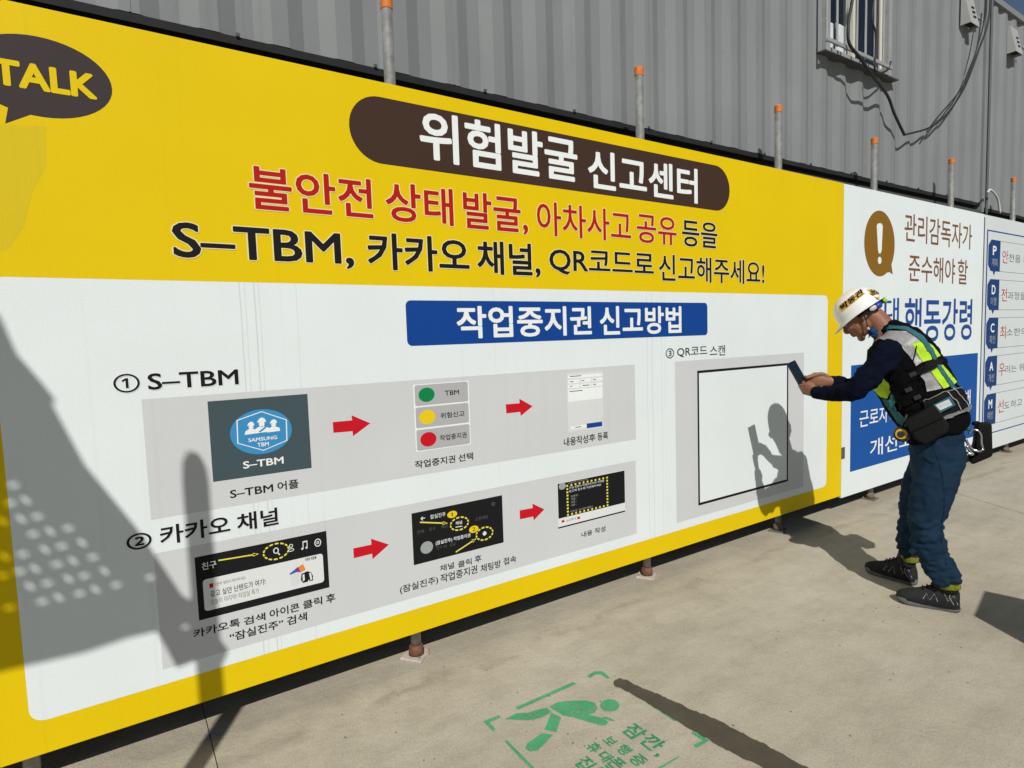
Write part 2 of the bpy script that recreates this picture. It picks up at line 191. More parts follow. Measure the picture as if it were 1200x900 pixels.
                 ('leg', [(1.1522, -0.5663), (1.2092, -0.5627), (1.2484, -0.5867), (1.2989, -0.5955), (1.3267, -0.6075), (1.3255, -0.6368), (1.2741, -0.6432), (1.2247, -0.6276), (1.1865, -0.5964)]),
                 ('thigh', [(1.3223, -0.6411), (1.3337, -0.687), (1.2656, -0.7454), (1.2393, -0.7066)]), ('shin', [(1.2201, -0.7165), (1.25, -0.7488), (1.1519, -0.7833), (1.1273, -0.7721), (1.1227, -0.7483), (1.1393, -0.7326)]),
                 ('line', [(1.2255, -0.5294), (1.5247, -0.5294), (1.5248, -0.5491), (1.2259, -0.5484)]), ('line', [(1.6638, -0.6831), (1.6708, -0.6883), (1.6773, -0.9605), (1.6651, -0.9609)]),
                 ('line', [(1.0826, -0.6698), (1.0945, -0.6742), (1.0933, -0.8761), (1.08, -0.8701)]), ('line', [(1.5378, -1.0942), (1.5224, -1.0999), (1.3767, -1.0999), (1.3781, -1.0889)]),
                 ('bracket', [(1.0777, -0.5291), (1.1475, -0.5321), (1.1458, -0.5472), (1.0949, -0.5481), (1.0934, -0.5966), (1.0792, -0.6013)]),
                 ('bracket', [(1.5985, -0.5305), (1.6483, -0.5223), (1.6765, -0.5433), (1.6706, -0.5984), (1.6542, -0.6002), (1.6542, -0.5557), (1.6395, -0.5447), (1.5989, -0.5509)]),
                 ('bracket', [(1.6773, -1.0339), (1.6822, -1.1041), (1.6133, -1.1037), (1.6143, -1.088), (1.6627, -1.0899), (1.6603, -1.0421)])],
       'glyphs': [('잠', (1.5022, -0.9114), 1.25), ('깐', (1.5108, -0.9928), 1.25), (',', (1.4725, -1.0466), 1.25), ('보', (1.3946, -0.898), 0.8), ('행', (1.402, -0.959), 0.8), ('중', (1.4038, -1.0265), 0.9),
                  ('휴', (1.3244, -0.8886), 0.8), ('대', (1.3244, -0.9465), 0.8), ('폰', (1.3328, -0.9941), 0.9), ('집', (1.2463, -0.9311), 1.05), ('중', (1.2669, -1.0021), 1.05)],
       'streak': [(1.651, -0.6391), (1.6766, -0.6248), (1.6966, -0.6298), (1.7119, -0.6589), (1.718, -0.7272), (1.7395, -0.7896), (1.7591, -0.884), (1.7697, -0.9594), (1.7979, -1.0366), (1.8032, -1.1173), (1.8185, -1.229),
                  (1.8252, -1.3522), (1.8366, -1.4336), (1.7765, -1.4249), (1.7248, -1.3382), (1.6927, -1.1979), (1.683, -1.1437), (1.682, -1.0941), (1.6777, -1.0549), (1.6765, -1.0168), (1.6722, -0.9599), (1.6676, -0.9005),
                  (1.6647, -0.8142), (1.6577, -0.7325), (1.6514, -0.6833), (1.639, -0.6647)],
       'joint1': [(0.1979, 0.0604), (0.2027, -0.1978)],
       'joint2': [(6.0292, -0.2176), (5.7049, -0.8459)]},
 'C': {'post': [(-0.803, 2.914), (-0.803, 2.782), (-0.742, 2.765), (-0.808, 2.086), (-0.751, 2.072)],
       'plate': [(-1.404, 3.609), (-1.301, 3.405), (-1.269, 3.284), (-1.216, 3.194), (-1.183, 3.133), (-1.191, 3.114), (-1.12, 2.907), (-0.991, 2.667), (-0.888, 2.435), (-0.87, 2.392), (-0.841, 2.358), (-0.811, 2.314),
                 (-0.781, 2.242), (-0.729, 2.136), (-0.75, 2.092), (-0.816, 2.135), (-0.903, 2.125), (-0.928, 2.201), (-0.955, 2.279), (-1.042, 2.281), (-1.165, 2.269), (-1.386, 2.277), (-1.618, 2.286)],
       'holes': [((-1.309, 2.87), 0), ((-1.282, 2.816), 1), ((-1.321, 2.814), 0), ((-1.298, 2.758), 1), ((-1.257, 2.758), 0), ((-1.228, 2.703), 1), ((-1.272, 2.703), 0), ((-1.18, 2.703), 0), ((-1.246, 2.646), 1),
                 ((-1.202, 2.647), 0), ((-1.147, 2.647), 1), ((-1.302, 2.643), 0), ((-1.175, 2.591), 1), ((-1.219, 2.59), 0), ((-1.121, 2.591), 0), ((-1.275, 2.589), 1), ((-1.092, 2.535), 1), ((-1.315, 2.589), 0),
                 ((-1.192, 2.534), 1), ((-1.149, 2.533), 0), ((-1.248, 2.533), 0), ((-1.292, 2.534), 1), ((-1.063, 2.479), 0), ((-1.122, 2.479), 1), ((-1.166, 2.476), 0), ((-1.222, 2.478), 1), ((-1.265, 2.476), 0),
                 ((-0.962, 2.48), 0), ((-0.866, 2.269), 0), ((-1.347, 2.646), 1), ((-1.344, 2.76), 1), ((-1.348, 2.479), 0), ((-1.357, 2.586), 0)],
       'sun': [0.37157, 0.64358, -0.66913]},
 'W': {'F': [-0.42058, 0.90725],
       'L': [-0.90725, -0.42058],
       'C0': [3.55, -1.03],
       'torso': [((0.0801, 0.8301), (-0.1707, 0.9442), 0.165), ((0.1236, 0.9065), (-0.1799, 1.0064), 0.18), ((0.1837, 1.0112), (-0.1535, 1.0981), 0.185), ((0.2407, 1.1269), (-0.1053, 1.2123), 0.19),
                 ((0.2702, 1.2441), (-0.0529, 1.3277), 0.2), ((0.2712, 1.333), (0.0144, 1.4182), 0.185), ((0.2281, 1.3972), (0.0823, 1.4654), 0.12), ((0.2166, 1.4292), (0.1436, 1.4996), 0.068)],
       'neck': [(0.1815, 1.4372), (0.2373, 1.5084)],
       'head': (0.2936, 1.5435),
       'rim': (0.298, 1.5715),
       'chk': {'brimtip': (0.4163, 1.4737),
               'rimback': (0.2035, 1.6303),
               'domeTop': (0.3081, 1.6936),
               'domeFront': (0.4339, 1.5837),
               'nose': (0.3559, 1.4573),
               'chin': (0.3104, 1.4088),
               'ear': (0.2976, 1.5344),
               'nape': (0.1945, 1.5385)},
       'armL': [(0.1589, 0.14, 1.3404, 0.07), (0.1813, 0.185, 1.3073, 0.069), (0.2328, 0.225, 1.2482, 0.063), (0.2882, 0.255, 1.1796, 0.058), (0.3259, 0.258, 1.1394, 0.052), (0.3905, 0.205, 1.1198, 0.046),
                (0.4637, 0.135, 1.107, 0.038), (0.5181, 0.085, 1.1059, 0.033)],
       'armR': [(0.1305, -0.155, 1.3396, 0.075), (0.1616, -0.2, 1.3001, 0.07), (0.2353, -0.235, 1.2205, 0.062), (0.3118, -0.25, 1.1391, 0.055), (0.3674, -0.22, 1.1206, 0.045), (0.4205, -0.13, 1.1474, 0.036),
                (0.4529, -0.085, 1.1556, 0.031)],
       'handL': [(0.5181, 0.085, 1.1059, 0.026), (0.5776, 0.05, 1.1161, 0.02)],
       'handR': [(0.4485, -0.085, 1.1556, 0.026), (0.534, -0.05, 1.1724, 0.02)],
       'phone': [(0.5916, 1.1509), (0.6481, 1.2599)],
       'legL': [(-0.0636, 0.09, 0.7883, 0.1), (-0.036, 0.11, 0.6566, 0.098), (-0.0018, 0.125, 0.4996, 0.086), (0.0044, 0.13, 0.419, 0.08), (-0.0187, 0.135, 0.3246, 0.075), (-0.056, 0.14, 0.2333, 0.068),
                (-0.089, 0.142, 0.1726, 0.068)],
       'legR': [(-0.047, -0.09, 0.7533, 0.1), (0.0029, -0.11, 0.6175, 0.092), (0.0388, -0.125, 0.4659, 0.078), (0.0451, -0.13, 0.3764, 0.068), (0.0553, -0.14, 0.284, 0.064), (0.0579, -0.15, 0.2213, 0.062),
                (0.0532, -0.155, 0.1859, 0.058)],
       'hips': [((0.1286, 0.9853), (-0.1365, 1.0668), 0.14), ((0.1045, 0.9214), (-0.1556, 0.9966), 0.152), ((0.084, 0.8298), (-0.1755, 0.8824), 0.165), ((0.0784, 0.7139), (-0.1671, 0.7794), 0.175),
                ((0.0619, 0.6361), (-0.1406, 0.6829), 0.15)],
       'shoeL': [(3.3968, -0.9805), (3.4962, -1.22)],
       'shoeR': [(3.6791, -0.698), (3.6763, -0.9467)],
       'pan': {'reflective_panel': [(0.2428, 1.4062), (0.2078, 1.4421), (0.0966, 1.4325), (0.0418, 1.3819), (0.0692, 1.3753), (0.0651, 1.3464), (0.0318, 1.2781), (0.0602, 1.2609), (0.0887, 1.3105), (0.126, 1.3577),
                                    (0.1758, 1.3852)],
               'neon_panel': [(0.0776, 1.3741), (0.0217, 1.3843), (-0.0117, 1.3549), (-0.0417, 1.306), (0.0317, 1.2767), (0.0589, 1.3318)],
               'reflective_panel2': [(0.0435, 1.213), (0.0014, 1.2361), (-0.025, 1.1934), (-0.0513, 1.1453), (0.0114, 1.1299), (0.0217, 1.1815)],
               'neon_panel2': [(0.0003, 1.2363), (-0.0506, 1.2619), (-0.0895, 1.2094), (-0.1142, 1.1714), (-0.0563, 1.1436), (-0.0263, 1.1919)],
               'neon_front': [(0.2679, 1.1565), (0.2402, 1.2017), (0.2113, 1.2167), (0.1732, 1.1726), (0.1565, 1.1359), (0.1758, 1.0911), (0.2034, 1.0934)],
               'chest_strap': [(0.1004, 1.2221), (-0.0363, 1.3017), (-0.0483, 1.2734), (0.0819, 1.1904)],
               'waistband': [(0.0263, 1.0743), (-0.0487, 1.1262), (-0.1334, 1.1419), (-0.1571, 1.0726), (-0.1656, 1.038), (-0.0455, 0.9835), (0.0075, 1.01)],
               'piping': [(-0.0395, 0.9933), (-0.1608, 1.0532), (-0.1655, 1.0407), (-0.0456, 0.9792)],
               'harness_strap': [(0.2079, 1.4494), (0.1705, 1.4642), (0.0966, 1.4527), (0.0334, 1.4045), (-0.0128, 1.3303), (-0.0434, 1.2514), (-0.0946, 1.1661), (-0.153, 1.0822), (-0.1626, 1.0542), (-0.1524, 1.0567),
                                 (-0.0835, 1.1489), (-0.0331, 1.24), (0.0011, 1.3162), (0.045, 1.3846), (0.1024, 1.4341), (0.1641, 1.4464)],
               'front_strap': [(0.1933, 1.0843), (0.1683, 1.085), (0.0783, 0.9633), (0.0902, 0.9451), (0.1272, 0.9683)],
               'pocket': [(0.1621, 1.2548), (0.0838, 1.2906), (0.022, 1.1401), (0.0331, 1.0968), (0.1162, 1.0362), (0.1605, 1.1377)],
               'tab': [(0.1566, 1.1231), (0.1291, 1.0871), (0.1468, 1.0351), (0.1659, 1.0787)]},
       'pouch': [(0.1035, 0.9824), (-0.0137, 1.0705), (-0.081, 0.9709), (-0.0737, 0.9336), (0.0155, 0.8651), (0.0636, 0.894)],
       'card': [(-0.0057, 1.0603), (-0.0817, 1.1105), (-0.1051, 1.0676), (-0.0377, 1.0201)],
       'cardw': [(-0.0231, 1.0651), (-0.0763, 1.0963), (-0.0916, 1.0686), (-0.0431, 1.0388)],
       'tape': (0.1126, 0.91),
       'hook': [(-0.1749, 0.9134), (-0.2202, 0.9114), (-0.2251, 0.8413), (-0.1982, 0.804), (-0.1699, 0.8153)],
       'bag': [(-0.211, 0.9435), (-0.2733, 0.9553), (-0.2805, 0.7877), (-0.1977, 0.7363), (-0.183, 0.7577), (-0.2061, 0.8404)],
       'sticker': [(0.4098, 1.5818), (0.3054, 1.6623), (0.2867, 1.639), (0.3953, 1.5466)],
       'sticker2': [(0.2794, 1.6628), (0.231, 1.6683), (0.2172, 1.6362), (0.2517, 1.6272)]}}

from mathutils import Vector, Matrix, noise
from mathutils.bvhtree import BVHTree
from mathutils.geometry import delaunay_2d_cdt
random.seed(7)
PI = math.pi
SC = bpy.context.scene
COL = SC.collection

# ---------------------------------------------------------------- camera
cam_data = bpy.data.cameras.new("camera")
cam = bpy.data.objects.new("camera", cam_data); COL.objects.link(cam)
cam_data.sensor_fit = 'HORIZONTAL'; cam_data.sensor_width = 36.0
cam_data.lens = 36.0 * 700.28 / 1200.0
cam_data.clip_start = 0.05; cam_data.clip_end = 2000
yaw, pitch, roll = [math.radians(v) for v in (33.42797, -4.3742, -1.85419)]
fw = Vector((math.sin(yaw)*math.cos(pitch), math.cos(yaw)*math.cos(pitch), math.sin(pitch)))
r0 = Vector((math.cos(yaw), -math.sin(yaw), 0)); u0 = r0.cross(fw)
r_ = r0*math.cos(roll) + u0*math.sin(roll); u_ = -r0*math.sin(roll) + u0*math.cos(roll)
M = Matrix((r_, u_, -fw)).transposed().to_4x4(); M.translation = Vector((0, -2.44, 1.464))
cam.matrix_world = M
SC.camera = cam

# ---------------------------------------------------------------- sky, sun, exposure
SUN_EL, SUN_AZ = 42.0, 210.0          # the sun stands behind the camera and to its left
world = bpy.data.worlds.new("World"); SC.world = world; world.use_nodes = True
nt = world.node_tree; nt.nodes.clear()
sky = nt.nodes.new('ShaderNodeTexSky'); sky.sky_type = 'NISHITA'; sky.sun_disc = False
sky.sun_elevation = math.radians(SUN_EL); sky.sun_rotation = math.radians(SUN_AZ)
sky.air_density = 1.0; sky.dust_density = 0.4; sky.ozone_density = 1.0
bg = nt.nodes.new('ShaderNodeBackground'); bg.inputs['Strength'].default_value = 0.06
wo = nt.nodes.new('ShaderNodeOutputWorld')
nt.links.new(sky.outputs[0], bg.inputs[0]); nt.links.new(bg.outputs[0], wo.inputs[0])
sl = bpy.data.lights.new("sun", 'SUN'); sl.energy = 5.0; sl.angle = math.radians(0.5); sl.color = (1.0, 0.97, 0.925)
sun = bpy.data.objects.new("sun", sl); COL.objects.link(sun)
sd = Vector(DATA['C']['sun'])
sun.rotation_euler = (-sd).to_track_quat('Z', 'Y').to_euler()
SC.view_settings.view_transform = 'Standard'; SC.view_settings.look = 'None'
SC.view_settings.exposure = -0.40; SC.view_settings.gamma = 1.0
SC.view_settings.use_curve_mapping = False
SC.render.engine = 'CYCLES'

# ---------------------------------------------------------------- helpers
def link(o, parent=None):
    COL.objects.link(o)
    if parent is not None: o.parent = parent
    return o
def props(o, label=None, cat=None, group=None, kind=None):
    if label: o['label'] = label
    if cat: o['category'] = cat
    if group: o['group'] = group
    if kind: o['kind'] = kind
    return o
def thing(name, label, cat, loc=(0, 0, 0), rotz=0, group=None):
    o = bpy.data.objects.new(name, None); o.empty_display_size = .1
    o.location = loc; o.rotation_euler = (0, 0, rotz); COL.objects.link(o)
    return props(o, label, cat, group)
def mobj(name, bm, mat, parent=None, smooth=False):
    me = bpy.data.meshes.new(name); bm.to_mesh(me); bm.free()
    me.materials.append(mat)
    if smooth:
        for p in me.polygons: p.use_smooth = True
    return link(bpy.data.objects.new(name, me), parent)
def box(bm, x0, x1, y0, y1, z0, z1, bev=0):
    vs = [bm.verts.new(c) for c in ((x0,y0,z0),(x1,y0,z0),(x1,y1,z0),(x0,y1,z0),(x0,y0,z1),(x1,y0,z1),(x1,y1,z1),(x0,y1,z1))]
    fs = [bm.faces.new([vs[i] for i in f]) for f in ((3,2,1,0),(4,5,6,7),(0,1,5,4),(1,2,6,5),(2,3,7,6),(3,0,4,7))]
    if bev:
        es = list({e for f in fs for e in f.edges})
        bmesh.ops.bevel(bm, geom=es, offset=bev, segments=2, affect='EDGES', profile=.6)
    return vs
def catmull(pts, n):
    if n <= 1 or len(pts) < 3: return pts
    out = []
    P = [pts[0]] + list(pts) + [pts[-1]]
    for i in range(1, len(P)-2):
        a, b, c, d = P[i-1], P[i], P[i+1], P[i+2]
        for k in range(n):
            t = k/n
            out.append(tuple(.5*((2*b[j]) + (-a[j]+c[j])*t + (2*a[j]-5*b[j]+4*c[j]-d[j])*t*t + (-a[j]+3*b[j]-3*c[j]+d[j])*t**3) for j in range(len(b))))
    out.append(tuple(pts[-1]))
    return out
def tube(bm, pts, seg=10, sub=1, rad=None, cap=True, round_ends=False, flat=1.0):
    """closed tube through (x, y, z, r) points"""
    if rad is not None: pts = [tuple(p[:3]) + (rad,) for p in pts]
    pts = catmull(pts, sub)
    if round_ends:
        a, b = Vector(pts[0][:3]), Vector(pts[1][:3]); d = (a-b).normalized(); r = pts[0][3]
        pre = [tuple(a + d*r*math.sin(t)) + (max(r*math.cos(t), r*.05),) for t in (1.5, 1.1, .6)]
        a, b = Vector(pts[-1][:3]), Vector(pts[-2][:3]); d = (a-b).normalized(); r = pts[-1][3]
        post = [tuple(a + d*r*math.sin(t)) + (max(r*math.cos(t), r*.05),) for t in (.6, 1.1, 1.5)]
        pts = pre + list(pts) + post
    V = [Vector(p[:3]) for p in pts]
    rings = []; up = None
    for i, p in enumerate(pts):
        t = (V[min(i+1, len(V)-1)] - V[max(i-1, 0)]).normalized()
        if up is None:
            up = Vector((0, 0, 1)) if abs(t.z) < .9 else Vector((1, 0, 0))
        s = t.cross(up).normalized(); up = s.cross(t).normalized()
        rings.append([bm.verts.new(V[i] + (s*math.cos(2*PI*k/seg)*p[3] + up*math.sin(2*PI*k/seg)*p[3]*flat)) for k in range(seg)])
    for a, b in zip(rings, rings[1:]):
        for k in range(seg):
            bm.faces.new((a[k], b[k], b[(k+1) % seg], a[(k+1) % seg]))
    if cap:
        bm.faces.new(rings[0]); bm.faces.new(rings[-1][::-1])
    bmesh.ops.recalc_face_normals(bm, faces=bm.faces)
def ellipsoid(bm, c, r, mat=None, seg=20, rings=12):
    m = Matrix.Translation(c) @ (mat.to_4x4() if mat else Matrix()) @ Matrix.Diagonal((*r, 1))
    bmesh.ops.create_uvsphere(bm, u_segments=seg, v_segments=rings, radius=1, matrix=m)
def loft(bm, secs, seg=28, sub=3, power=2.3):
    """sections ((f0,z0),(f1,z1),half width, l offset): closed loft in the (f, l, z) frame"""
    flat = [(s[0][0], s[0][1], s[1][0], s[1][1], s[2], s[3] if len(s) > 3 else 0) for s in secs]
    rings = []
    for s in catmull(flat, sub):
        a = Vector((s[0], 0, s[1])); b = Vector((s[2], 0, s[3])); c = (a+b)/2; h = (a-b)/2
        ring = []
        for k in range(seg):
            t = 2*PI*k/seg; ct, st = math.cos(t), math.sin(t)
            ct = math.copysign(abs(ct)**(2/power), ct); st = math.copysign(abs(st)**(2/power), st)
            ring.append(bm.verts.new(c + h*ct + Vector((0, s[4]*st + s[5], 0))))
        rings.append(ring)
    for a, b in zip(rings, rings[1:]):
        for k in range(seg): bm.faces.new((a[k], a[(k+1) % seg], b[(k+1) % seg], b[k]))
    bm.faces.new(rings[0][::-1]); bm.faces.new(rings[-1])
    bmesh.ops.recalc_face_normals(bm, faces=bm.faces)
def remeshed(bm, voxel, smooth=4, fac=.5):
    me = bpy.data.meshes.new("tmp"); bm.to_mesh(me); bm.free()
    o = bpy.data.objects.new("tmp", me); COL.objects.link(o)
    m = o.modifiers.new("r", 'REMESH'); m.mode = 'VOXEL'; m.voxel_size = voxel; m.use_smooth_shade = True
    if smooth:
        s = o.modifiers.new("s", 'SMOOTH'); s.factor = fac; s.iterations = smooth
    dg = bpy.context.evaluated_depsgraph_get(); dg.update()
    out = bpy.data.meshes.new_from_object(o.evaluated_get(dg))
    bpy.data.objects.remove(o); bpy.data.meshes.remove(me)
    out.materials.clear()
    return out
def mesh_obj(name, me, mat, parent=None, smooth=True):
    me.name = name; me.materials.clear(); me.materials.append(mat)
    for p in me.polygons: p.use_smooth = smooth
    return link(bpy.data.objects.new(name, me), parent)
def displace(me, fn):
    vs = me.vertices; ns = [v.normal.copy() for v in vs]
    for v, n in zip(vs, ns): v.co = v.co + fn(v.co, n)
    me.update()
def bvh_of(me): return BVHTree.FromPolygons([v.co.copy() for v in me.vertices], [tuple(p.vertices) for p in me.polygons])

# ---------------------------------------------------------------- materials
def srgb(r, g, b): return tuple(((c/255)/12.92 if c/255 <= .04045 else ((c/255+.055)/1.055)**2.4) for c in (r, g, b))
def mat(name, col, rough=.6, metal=0.0, var=.08, vscale=6.0, bump=0.0, bscale=60.0, spec=.4, trans=None, wear=None):
    m = bpy.data.materials.new(name); m.use_nodes = True; n = m.node_tree.nodes; l = m.node_tree.links
    b = n['Principled BSDF']; b.inputs['Roughness'].default_value = rough; b.inputs['Metallic'].default_value = metal
    b.inputs['Specular IOR Level'].default_value = spec
    tc = n.new('ShaderNodeTexCoord')
    nz = n.new('ShaderNodeTexNoise'); nz.inputs['Scale'].default_value = vscale; nz.inputs['Detail'].default_value = 6
    l.new(tc.outputs['Object'], nz.inputs['Vector'])
    mr = n.new('ShaderNodeMapRange'); mr.inputs['From Min'].default_value = .3; mr.inputs['From Max'].default_value = .7
    mr.inputs['To Min'].default_value = 1-var; mr.inputs['To Max'].default_value = 1+var
    l.new(nz.outputs['Fac'], mr.inputs['Value'])
    mx = n.new('ShaderNodeVectorMath'); mx.operation = 'SCALE'; mx.inputs[0].default_value = col[:3]
    l.new(mr.outputs[0], mx.inputs['Scale'])
    out = mx.outputs[0]
    if wear:                                    # blotches of a second colour: (colour, scale, threshold, strength)
        wc, ws, wt, wf = wear
        n2 = n.new('ShaderNodeTexNoise'); n2.inputs['Scale'].default_value = ws; n2.inputs['Detail'].default_value = 8; n2.inputs['Roughness'].default_value = .7
        l.new(tc.outputs['Object'], n2.inputs['Vector'])
        r2 = n.new('ShaderNodeMapRange'); r2.inputs['From Min'].default_value = wt; r2.inputs['From Max'].default_value = wt+.12; r2.inputs['To Max'].default_value = wf
        l.new(n2.outputs['Fac'], r2.inputs['Value'])
        mm = n.new('ShaderNodeMix'); mm.data_type = 'RGBA'; l.new(r2.outputs[0], mm.inputs['Factor'])
        l.new(out, mm.inputs['A']); mm.inputs['B'].default_value = (*wc, 1); out = mm.outputs['Result']
    l.new(out, b.inputs['Base Color'])
    if bump:
        nb = n.new('ShaderNodeTexNoise'); nb.inputs['Scale'].default_value = bscale; nb.inputs['Detail'].default_value = 5
        l.new(tc.outputs['Object'], nb.inputs['Vector'])
        bp = n.new('ShaderNodeBump'); bp.inputs['Strength'].default_value = bump; bp.inputs['Distance'].default_value = .01
        l.new(nb.outputs['Fac'], bp.inputs['Height']); l.new(bp.outputs[0], b.inputs['Normal'])
    return m

def vinyl(name, col, rough=.62):
    """printed banner film: faint mottling, thin rain streaks, a slow waviness of the sheet"""
    m = mat(name, col, rough, var=.02, vscale=2.5, spec=.12)
    n = m.node_tree.nodes; l = m.node_tree.links; b = n['Principled BSDF']
    src = b.inputs['Base Color'].links[0].from_socket
    geo = n.new('ShaderNodeNewGeometry')
    mp = n.new('ShaderNodeMapping'); mp.inputs['Scale'].default_value = (34, 1, .55); l.new(geo.outputs['Position'], mp.inputs['Vector'])
    st = n.new('ShaderNodeTexNoise'); st.inputs['Scale'].default_value = 1; st.inputs['Detail'].default_value = 3; l.new(mp.outputs[0], st.inputs['Vector'])
    r = n.new('ShaderNodeMapRange'); r.inputs['From Min'].default_value = .60; r.inputs['From Max'].default_value = .78; r.inputs['To Max'].default_value = .16
    l.new(st.outputs['Fac'], r.inputs['Value'])
    mm = n.new('ShaderNodeMix'); mm.data_type = 'RGBA'; l.new(r.outputs[0], mm.inputs['Factor']); l.new(src, mm.inputs['A'])
    mm.inputs['B'].default_value = (col[0]*.72+.01, col[1]*.72+.01, col[2]*.7+.01, 1)
    # fine speckle of dust
    sp = n.new('ShaderNodeTexNoise'); sp.inputs['Scale'].default_value = 220; sp.inputs['Detail'].default_value = 2; l.new(geo.outputs['Position'], sp.inputs['Vector'])
    rs = n.new('ShaderNodeMapRange'); rs.inputs['From Min'].default_value = .3; rs.inputs['From Max'].default_value = .7; rs.inputs['To Min'].default_value = .955; rs.inputs['To Max'].default_value = 1.045
    l.new(sp.outputs['Fac'], rs.inputs['Value'])
    sc = n.new('ShaderNodeVectorMath'); sc.operation = 'SCALE'; l.new(mm.outputs['Result'], sc.inputs[0]); l.new(rs.outputs[0], sc.inputs['Scale'])
    l.new(sc.outputs[0], b.inputs['Base Color'])
    wv = n.new('ShaderNodeTexNoise'); wv.inputs['Scale'].default_value = 1.6; wv.inputs['Detail'].default_value = 1; l.new(geo.outputs['Position'], wv.inputs['Vector'])
    bp = n.new('ShaderNodeBump'); bp.inputs['Strength'].default_value = .35; bp.inputs['Distance'].default_value = .03
    l.new(wv.outputs['Fac'], bp.inputs['Height']); l.new(bp.outputs[0], b.inputs['Normal'])
    return m
INK = {
 'white': vinyl('print_white', (.80, .83, .82)), 'pwhite': vinyl('print_pale_white', (.70, .72, .71)),
 'ink': vinyl('print_black', (.011, .010, .012)), 'black': vinyl('print_screen_black', (.011, .011, .012)),
 'yellow': vinyl('print_yellow', (.745, .53, .003)), 'oldyellow': vinyl('print_dull_yellow', (.66, .495, .014)), 'cream': vinyl('print_cream', (.78, .70, .35)),
 'red': vinyl('print_red', (.42, .012, .010)), 'arrowred': vinyl('print_arrow_red', (.55, .008, .018)), 'brownp': vinyl('print_dark_brown', (.055, .030, .020)),
 'talkdark': vinyl('print_charcoal_brown', (.048, .038, .038)), 'blue': vinyl('print_blue', (.006, .055, .27)), 'blue2': vinyl('print_deep_blue', (.010, .085, .33)),
 'navy': vinyl('print_navy', (.018, .07, .27)), 'lgrey': vinyl('print_light_grey', (.585, .60, .60)), 'pgrey': vinyl('print_pale_grey', (.66, .67, .66)),
 'midgrey': vinyl('print_mid_grey', (.42, .42, .42)), 'slate': vinyl('print_slate', (.055, .085, .095)), 'skyblue': vinyl('print_sky_blue', (.045, .26, .52)),
 'green': vinyl('print_green', (.004, .22, .06)), 'amber': vinyl('print_amber', (.78, .56, .01)), 'lemon': vinyl('print_lemon', (.78, .70, .10)),
 'grey': vinyl('print_grey', (.25, .25, .25)), 'dim': vinyl('print_dim', (.10, .10, .10)), 'dimw': vinyl('print_dim_white', (.35, .35, .34)),
 'brown': vinyl('print_brown', (.20, .085, .04)), 'ochre': vinyl('print_ochre', (.24, .12, .015)), 'azure': vinyl('print_azure', (.03, .12, .45)),
 'violet': vinyl('print_violet', (.30, .03, .20)), 'orange': vinyl('print_orange', (.75, .25, .05)), 'stone': vinyl('print_stone', (.32, .35, .34)),
 'coolwhite': vinyl('print_cool_white', (.73, .785, .785)), 'tabblue': vinyl('print_tab_blue', (.012, .05, .17)), 'palepanel': vinyl('print_pale_panel', (.62, .66, .66)),
}

# ---------------------------------------------------------------- the print on the boards (in metres on the wall plane y = 0)
LAY = .0002
def flat_poly(name, pts, col, layer, parent, y0=0.0):
    bm = bmesh.new(); y = y0 - LAY*layer
    f = bm.faces.new([bm.verts.new((x, y, z)) for x, z in pts])
    f.normal_update()
    if f.normal.y > 0: f.normal_flip()
    bmesh.ops.triangulate(bm, faces=[f])
    return mobj(name, bm, INK[col], parent)
def rrect(x0, x1, z0, z1, r, n=6):
    w, h = x1-x0, z1-z0; r = min(r, w/2-.0005, h/2-.0005)
    if r <= 0: return [(x0,z0),(x1,z0),(x1,z1),(x0,z1)]
    out = []
    for cx, cz, a in ((x1-r,z0+r,-90),(x1-r,z1-r,0),(x0+r,z1-r,90),(x0+r,z0+r,180)):
        for k in range(n+1):
            t = math.radians(a+90*k/n); out.append((cx+r*math.cos(t), cz+r*math.sin(t)))
    return out
def ring_obj(name, cx, cz, rx, rz, w, dash, col, layer, parent, y0=0.0):
    bm = bmesh.new(); y = y0 - LAY*layer; n = 64 if not dash else dash*6
    k = 0
    for i in range(n):
        if dash and (i % 6) >= 4: continue
        q = []
        for t, s in ((i, 0), (i+1, 0), (i+1, 1), (i, 1)):
            a = 2*PI*t/n; q.append(bm.verts.new((cx+(rx-w*s)*math.cos(a), y, cz+(rz-w*s)*math.sin(a))))
        f = bm.faces.new(q); f.normal_update()
        if f.normal.y > 0: f.normal_flip()
    return mobj(name, bm, INK[col], parent)
_tc = {}
def text_mesh(s, bold):
    """outline font glyphs as a flat mesh; weight comes from a round pen: copies shifted round a circle"""
    key = (s, 0.0)
    if key not in _tc:
        cu = bpy.data.curves.new("t", 'FONT'); cu.body = s; cu.size = 1.0; cu.resolution_u = 3
        o = bpy.data.objects.new("t", cu); COL.objects.link(o)
        dg = bpy.context.evaluated_depsgraph_get(); dg.update()
        me = bpy.data.meshes.new_from_object(o.evaluated_get(dg))
        bpy.data.objects.remove(o); bpy.data.curves.remove(cu)
        _tc[key] = ([(v.co.x, v.co.y) for v in me.vertices], [tuple(p.vertices) for p in me.polygons])
        bpy.data.meshes.remove(me)
    vs, fs = _tc[key]
    if bold < .002: return vs, fs
    n = 8 if bold < .03 else 12
    V, Fc = list(vs), list(fs)
    for k in range(n):
        t = 2*PI*(k+.5)/n; o = len(V); r = bold/math.cos(PI/n)**.5
        V += [(x+r*math.cos(t), y+r*math.sin(t)) for x, y in vs]; Fc += [tuple(i+o for i in f) for f in fs]
    return V, Fc
def text_bounds(s):
    vs, _ = text_mesh(s, 0.0)
    xs = [v[0] for v in vs]; ys = [v[1] for v in vs]
    return min(xs), max(xs), min(ys), max(ys)
